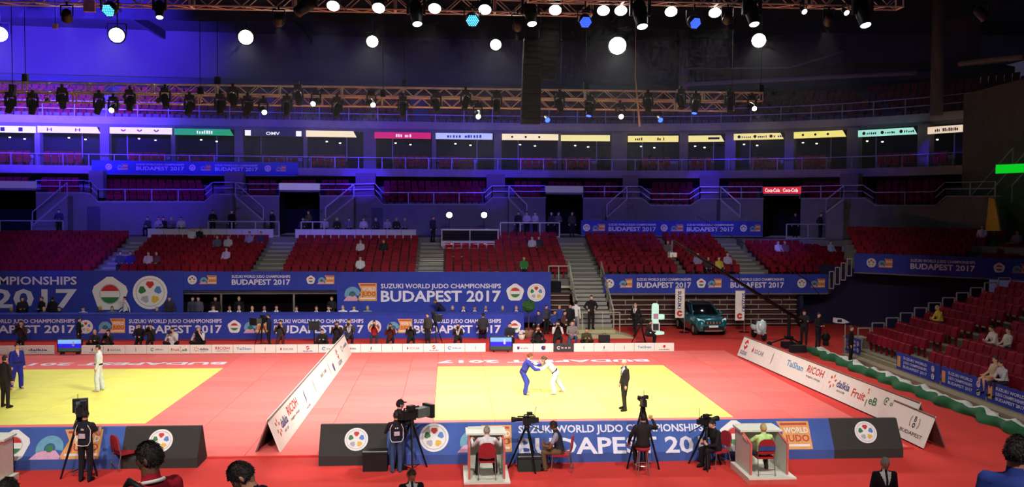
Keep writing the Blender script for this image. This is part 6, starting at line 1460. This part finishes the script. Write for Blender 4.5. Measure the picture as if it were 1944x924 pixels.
# ---- teal car, front towards the camera
def car(label, loc, rz):
    t = thing('car', label, 'car', loc, rz); teal = mat('teal_car_paint', (18, 112, 122), .25, metal=.3, noise=.03, coat=1., spec=.6); W = .89
    glass = mat('car_glass', (16, 18, 24), .08, noise=.02, spec=.8); blk = M_black; chrome = M_alu
    # cross sections from nose (y = -2.05) to tail: (y, half width, z sill, z shoulder)
    S = [(-2.06, .62, .40, .72), (-2.0, .78, .28, .86), (-1.75, .87, .24, .96), (-1.2, .89, .22, 1.04), (-.75, .89, .22, 1.08), (.6, .89, .22, 1.10), (1.6, .88, .24, 1.10), (1.98, .82, .32, 1.04), (2.06, .7, .42, .9)]
    vs = []; fs = []
    for y, w_, z0, z1 in S:
        m_ = (z0+z1)/2
        for x, z in ((-w_*.9, z0), (-w_, m_), (-w_*.96, z1-.05), (-w_*.84, z1), (0, z1+.035), (w_*.84, z1), (w_*.96, z1-.05), (w_, m_), (w_*.9, z0), (0, z0-.02)): vs.append((x, y, z))
    n = 10
    for i in range(len(S)-1):
        for j in range(n): fs.append((i*n+j, i*n+(j+1)%n, (i+1)*n+(j+1)%n, (i+1)*n+j))
    fs += [tuple(range(n-1, -1, -1)), tuple((len(S)-1)*n+j for j in range(n))]
    obj('body_shell', MB().add(vs, fs), teal, t, True)
    Cs = [(-.85, .74, 1.06, 1.08), (-.30, .66, 1.06, 1.54), (.2, .64, 1.06, 1.61), (1.3, .64, 1.06, 1.58), (1.75, .66, 1.06, 1.42), (2.0, .7, 1.02, 1.08)]
    vs = []; fs = []
    for y, w_, z0, z1 in Cs:
        for x, z in ((-.80, z0), (-w_, z1-.05), (-w_*.85, z1), (w_*.85, z1), (w_, z1-.05), (.80, z0)): vs.append((x, y, z))
    for i in range(len(Cs)-1):
        for j in range(5): fs.append((i*6+j, i*6+j+1, (i+1)*6+j+1, (i+1)*6+j))
    obj('cabin_glass', MB().add(vs, fs), glass, t, True)
    obj('roof', MB().prism([(-.58, -.2, 1.56), (.58, -.2, 1.56), (.60, .2, 1.63), (.60, 1.35, 1.60), (.58, 1.7, 1.50), (-.58, 1.7, 1.50), (-.60, 1.35, 1.60), (-.60, .2, 1.63)], (0, 0, .03)), blk, t)
    for sx in (-1, 1):
        obj('pillar', MB().bar((sx*.76, -.86, 1.07), (sx*.62, -.24, 1.57), .06), teal, t); obj('roof_rail', MB().bar((sx*.6, -.1, 1.68), (sx*.6, 1.4, 1.67), .04), chrome, t)
        obj('headlight', MB().prism([(sx*.50, -2.05, .80), (sx*.80, -1.88, .86), (sx*.82, -1.80, .98), (sx*.52, -1.98, .90)], (0, .12, 0)), mat('headlamp_glass', (226, 236, 240), .1, noise=.02, emit=.5), t)
        obj('mirror', MB().ball((sx*1.0, -.62, 1.12), .11, .07, .08).bar((sx*.86, -.6, 1.08), (sx*.96, -.62, 1.1), .04), teal, t, True)
        obj('fog_lamp', MB().lathe([(.07, 0), (.06, .03)], (sx*.66, -2.0, .50), 10, (0, -1, 0)), chrome, t)
        for y in (-1.28, 1.28):
            wh = obj('wheel', MB().lathe([(.2, -.1), (.32, -.1), (.335, -.06), (.335, .06), (.32, .1), (.2, .1)], (sx*.80, y, .335), 20, (1, 0, 0)), M_grn, t, True); obj('hub_cap', MB().lathe([(.2, 0), (.12, .03)], (sx*.90, y, .335), 12, (sx, 0, 0)), chrome, wh)
    obj('grille', MB().prism([(-.50, -2.08, .68), (.50, -2.08, .68), (.46, -2.06, .84), (-.46, -2.06, .84)], (0, .1, 0)), blk, t); 
    for k in range(5): obj('grille_bar', MB().box(-.40+.18*k, -.32+.18*k, -2.10, -2.06, .69, .82), chrome, t)
    obj('lower_intake', MB().box(-.6, .6, -2.075, -1.95, .36, .56), blk, t); obj('number_plate', MB().box(-.26, .26, -2.10, -2.07, .50, .61), M_white, t); obj('skid_plate', MB().box(-.5, .5, -2.08, -1.9, .27, .35), chrome, t)
    obj('badge', MB().lathe([(.07, 0), (.05, .02)], (0, -2.09, .76), 12, (0, -1, 0)), chrome, t)
    return t
q = G(1344, 638, FL); car('teal compact car parked on the carpet before the folded stand', (q.x+.1, q.y+1.92, FL), .08)
# ---- two vertical flags
for px, y0, y1, lab, tilt in ((1291, 548, 603, 'left', .03), (1405, 552, 608, 'right', -.03)):
    Y = 50.2; a, c = PY(px, y0, Y), PY(px, y1, Y); t = thing('vertical_flag', 'white vertical flag with red mark %s of the teal car' % lab, 'flag', (a.x, Y, FL)); w_ = .26; zt, zb = a.z-FL, c.z-FL
    obj('pole', MB().tube([(w_+.02, .03, 0), (w_+.02, .03, zt+.05)], .022, 8), M_alu, t); obj('foot_plate', MB().lathe([(.3, 0), (.28, .03), (.05, .05)], (w_+.02, .03, 0), 14), M_blackm, t); obj('arm', MB().bar((-w_, .03, zt+.02), (w_+.02, .03, zt+.02), .03), M_alu, t)
    cl = obj('flag_cloth', MB().obox((-w_, 0, zb), (2*w_, 0, 0), (0, .02, 0), (0, 0, zt-zb)), M_white, t)
    b = MB().text('SUZUKI', (w_*.45 if tilt < 0 else -w_*.45, -.008, zt-.12), -UZ*1. if tilt < 0 else -UZ, UX if tilt < 0 else UX, .20, (zt-zb)*.62, .03); b.v = [(x if tilt else x, y, z) for x, y, z in b.v]
    obj('lettering', b, SP[2], cl); obj('red_mark', MB().ring((0, -.008, zb+.25), UX, UZ, .06, .17, 12, .4, 5.9), SP[1], cl)
# ---- lit totem
q = G(1244, 633, FL); t = thing('info_totem', 'glowing white totem with rounded top beside the folded stand', 'totem', (q.x, q.y, FL)); glow = mat('totem_glow', (206, 250, 226), .4, noise=.05, emit=.85)
obj('base', MB().lathe([(.5, 0), (.5, .10), (.3, .14)], n=18), glow, t, True); obj('lower_column', MB().box(-.22, .22, -.12, .12, .14, .62), M_white, t); obj('dark_print', MB().box(-.16, .16, -.13, -.12, .2, .56), SP[8], t)
obj('column', MB().lathe([(.2, .62), (.2, 1.5), (.19, 1.62), (.12, 1.70)], (-.02, 0, 0), 16), glow, t, True); obj('pink_print', MB().obox((-.16, -.21, .85), (.28, 0, 0), (0, .02, 0), (0, 0, .3)), EMB[9], t)
obj('side_pod', MB().lathe([(.13, -.14), (.18, -.1), (.18, .1), (.13, .14)], (.33, 0, .95), 12), glow, t, True)
# ---- scooter
q = G(1446, 646, FL); t = thing('motor_scooter', 'white motor scooter with round front behind the sloping board', 'scooter', (q.x, q.y+.4, FL), .1); wp = mat('scooter_white', (206, 236, 232), .25, noise=.03, coat=.6)
obj('front_shield', MB().prism([(-.2, -.3, .32), (.2, -.3, .32), (.30, -.26, .75), (.22, -.28, 1.02), (-.22, -.28, 1.02), (-.30, -.26, .75)], (0, .1, 0)), wp, t); obj('nose', MB().ball((0, -.34, .78), .26, .14, .26), wp, t, True)
obj('front_fender', MB().ball((0, -.52, .42), .12, .28, .16), wp, t, True)
for y in (-.58, .65): obj('wheel', MB().lathe([(.1, -.06), (.24, -.06), (.26, 0), (.24, .06), (.1, .06)], (0, y, .26), 18, (1, 0, 0)), M_grn, t, True)
obj('rear_body', MB().ball((0, .55, .6), .2, .45, .2), wp, t, True); obj('seat', MB().ball((0, .5, .80), .15, .4, .07), M_black, t, True); obj('floor_board', MB().box(-.16, .16, -.25, .3, .34, .42), wp, t)
obj('handlebar', MB().tube([(-.36, -.16, 1.05), (-.2, -.24, 1.06), (.2, -.24, 1.06), (.36, -.16, 1.05)], .022, 7), M_blackm, t); obj('headlight', MB().lathe([(.1, 0), (.08, .04)], (0, -.36, 1.02), 12, (0, -1, .1)), mat('headlamp_glass', (226, 236, 240), .1), t)
for sx in (-1, 1): obj('mirror', MB().tube([(sx*.28, -.2, 1.06), (sx*.36, -.22, 1.3)], .008, 5).ball((sx*.36, -.22, 1.33), .06, .02, .05), M_blackm, t)
# ---- camera crane: base at the right, arm rising to the left
q = G(1497, 660, FL); B = Vector((q.x, q.y, FL)); t = thing('camera_crane', 'long black camera crane arm reaching up over the folded stand', 'crane', B)
piv = Vector((0, 0, 1.75)); tip = PY(1276, 456, 38.5)-B; tail = piv+(piv-tip).normalized()*1.9
obj('arm', MB().tube([tail, piv, tip], [.10, .10, .05], 6), M_blackm, t); obj('tension_rod', MB().tube([tail+UZ*.1, piv+UZ*.55, tip], [.02, .02, .015], 5), M_blackm, t)
for k in range(7):
    c = piv.lerp(tip, (k+.5)/7.5); obj('arm_brace', MB().bar(c-UZ*.12, c+UZ*(.5*(1-k/7)+.05), .03), M_blackm, t)
obj('counterweight', MB().box(-.3, .3, -.3, .3, -.3, .3), M_black, t); bpy.data.objects[t.children[-1].name].location = tail
obj('post', MB().tube([(0, 0, .5), (0, 0, 1.75)], .09, 8).box(-.18, .18, -.18, .18, .45, .6), M_blackm, t)
for k in range(3):
    a = .6+k*2*math.pi/3; obj('dolly_leg', MB().bar((0, 0, .55), (.95*math.cos(a), .95*math.sin(a), .16), .07), M_blackm, t); obj('dolly_wheel', MB().lathe([(.08, -.05), (.14, -.04), (.14, .04), (.08, .05)], (.95*math.cos(a), .95*math.sin(a), .14), 12, (math.sin(a), -math.cos(a), 0)), M_grn, t, True)
hd_ = obj('remote_head', MB().bar(tip, tip-UZ*.55, .06).box(tip.x-.16, tip.x+.1, tip.y-.12, tip.y+.12, tip.z-.75, tip.z-.5), M_house, t); obj('crane_camera', MB().box(tip.x-.14, tip.x+.14, tip.y-.3, tip.y+.15, tip.z-.72, tip.z-.52).lathe([(.07, 0), (.08, .2)], (tip.x, tip.y-.28, tip.z-.62), 10, (0, -1, 0)), mat('camera_grey', (120, 116, 112), .5), hd_)
q = G(1503, 668, FL); t = thing('equipment_case', 'black equipment bag on the carpet by the crane', 'bag', (q.x+.3, q.y, FL)); obj('case_body', MB().prism([(-.4, -.2, 0), (.4, -.2, 0), (.36, -.16, .34), (-.36, -.16, .34)], (0, .36, 0)), M_black, t); obj('case_handle', MB().tube([(-.12, .0, .34), (-.1, 0, .42), (.1, 0, .42), (.12, 0, .34)], .014, 5), M_grn, t)
q = G(1565, 655, FL); t = thing('shoulder_bag', 'dark shoulder bag held by the crane assistant', 'bag', (q.x+.05, q.y-.05, FL+.0)); obj('bag_body', MB().ball((0, 0, .42), .24, .14, .22), M_black, t, True); obj('strap', MB().tube([(-.15, 0, .55), (-.08, 0, 1.0), (.1, 0, .6)], .014, 5), M_black, t); obj('bag_foot', MB().box(-.12, .12, -.1, .1, 0, .25), M_black, t)
# grey remote camera on a pole at the end of the side stand
p = PY(1595, 607, 41.6); t = thing('pole_camera', 'pale grey remote camera on a thin pole at the stand end', 'camera', (p.x, 41.6, FL)); z = p.z-FL
obj('pole', MB().tube([(.25, 0, 0), (.25, 0, z-.2)], .025, 8).lathe([(.25, 0), (.22, .03), (.03, .05)], (.25, 0, 0), 12), M_railg, t); obj('camera_shell', MB().prism([(-.3, -.14, z-.12), (.1, -.14, z-.16), (.4, -.14, z-.1), (.1, -.14, z+.06), (-.28, -.14, z+.1)], (0, .28, 0)), mat('camera_pale', (200, 198, 204), .4), t); obj('lens_window', MB().box(-.2, .02, -.15, -.14, z-.09, z+.04), M_black, t); obj('arm', MB().bar((.25, 0, z-.2), (.25, 0, z-.08), .08), M_blackm, t)
# flight case by the stand end
q = PY(1622, 640, 43.); t = thing('grey_crate', 'beige crate standing at the far end of the side stand', 'crate', (19.6, 42.3, FL)); obj('crate_body', MB().box(-.45, .45, -.4, .4, 0, .8), mat('crate_beige', (150, 146, 120), .7), t); obj('crate_rail', MB().box(-.47, .47, -.42, .42, .78, .86), M_railg, t)
# ---- clipped tree in a pot by the backdrop
q = G(1003, 641, FL); t = thing('potted_tree', 'small clipped round tree in a pale pot beside the backdrop', 'plant', (q.x, q.y, FL)); 
obj('pot', MB().lathe([(.2, 0), (.28, .35), (.3, .4), (.26, .4), (.22, .36)], n=14), mat('pot_clay', (150, 120, 96), .8), t, True); obj('trunk', MB().tube([(0, 0, .35), (.02, 0, 1.0), (0, 0, 1.5)], [.04, .03, .03], 7), mat('bark', (84, 62, 44), .9), t)
b = MB(); rr_ = random.Random(3)
for i in range(420):
    v = Vector((rr_.gauss(0, 1), rr_.gauss(0, 1), rr_.gauss(0, 1))).normalized(); c = Vector((0, 0, 1.72))+v*rr_.uniform(.26, .36); e = v.orthogonal().normalized()*.06; g_ = v.cross(e).normalized()*.035
    b.poly([c-e, c+g_+v*.02, c+e, c-g_+v*.03])
b.ball((0, 0, 1.72), .27, n=12, m=8); obj('foliage', b, mat('leaf_green', (52, 96, 48), .8, noise=.3, scale=20), t)
q = G(990, 644, FL); t = thing('flower_pot', 'small pot with pale flowers at the end of the table', 'plant', (q.x, q.y-.1, FL)); obj('pot', MB().lathe([(.14, 0), (.2, .28), (.17, .28)], n=12), mat('pot_white', (224, 214, 196), .7), t, True); b = MB(); [b.ball((rr_.uniform(-.16, .16), rr_.uniform(-.12, .12), .34+rr_.uniform(0, .14)), .06, n=6, m=4) for _ in range(14)]; obj('flowers', b, mat('flower_cream', (236, 226, 206), .8), t)
# little black case on the carpet before the long row
q = G(1147, 652, FL); t = thing('equipment_case', 'small black case standing before the stair landing', 'case', (q.x, q.y, FL)); obj('case_body', MB().box(-.28, .28, -.15, .15, 0, .45), M_black, t); obj('case_handle', MB().tube([(-.1, 0, .45), (-.08, 0, .53), (.08, 0, .53), (.1, 0, .45)], .014, 5), M_grn, t)
q = G(715, 883, FL); t = thing('equipment_case', 'black equipment box at the foot of the black barrier', 'case', (q.x, 24.1, FL)); obj('case_body', MB().box(-.32, .32, -.2, .2, 0, .46), M_black, t); obj('case_lid', MB().box(-.33, .33, -.21, .21, .46, .52), M_house, t)
q = G(1020, 886, FL); t = thing('equipment_case', 'dark green equipment box under the slim tripod camera', 'case', (q.x-.25, 23.85, FL)); obj('case_body', MB().box(-.3, .3, -.18, .2, 0, .34), mat('dark_green_box', (34, 48, 40), .7), t); obj('case_lid', MB().box(-.31, .31, -.19, .21, .34, .4), M_house, t)

# collar and rucksack of the close spectator in red, lanyards of the crew
pr = [o for o in COL.objects if o.get('label', '').startswith('spectator in red shirt')][0]
obj('collar', MB().tube([(.085*math.cos(a), .012+.085*math.sin(a), 1.475+.02*math.sin(a)) for a in [i*math.pi/10 for i in range(21)]], .016, 6), M_white, pr, True)
obj('rucksack', MB().ball((.03, .22, 1.16), .17, .11, .26, 12, 8).tube([(.12, .12, 1.44), (.15, -.04, 1.50), (.14, -.15, 1.38)], [(.02, .03)]*3, 6), M_black, pr, True)
pr = [o for o in COL.objects if o.get('label', '').startswith('spectator in navy top')][0]
# ================================================================ STAGE HAZE in the air of the hall
hz = bpy.data.materials.new('stage_haze'); hz.use_nodes = True; nt = hz.node_tree
nt.nodes.remove(nt.nodes['Principled BSDF']); vs_ = nt.nodes.new('ShaderNodeVolumeScatter'); vs_.inputs['Density'].default_value = .0009; vs_.inputs['Anisotropy'].default_value = .3; vs_.inputs['Color'].default_value = (.9, .92, 1, 1)
nt.links.new(vs_.outputs[0], nt.nodes['Material Output'].inputs['Volume'])
hzo = obj('haze', MB().box(-50, 31, 20, 68, 8.5, 21.5), hz); tag(hzo, 'thin stage haze hanging in the air under the roof', 'haze', None, 'stuff')
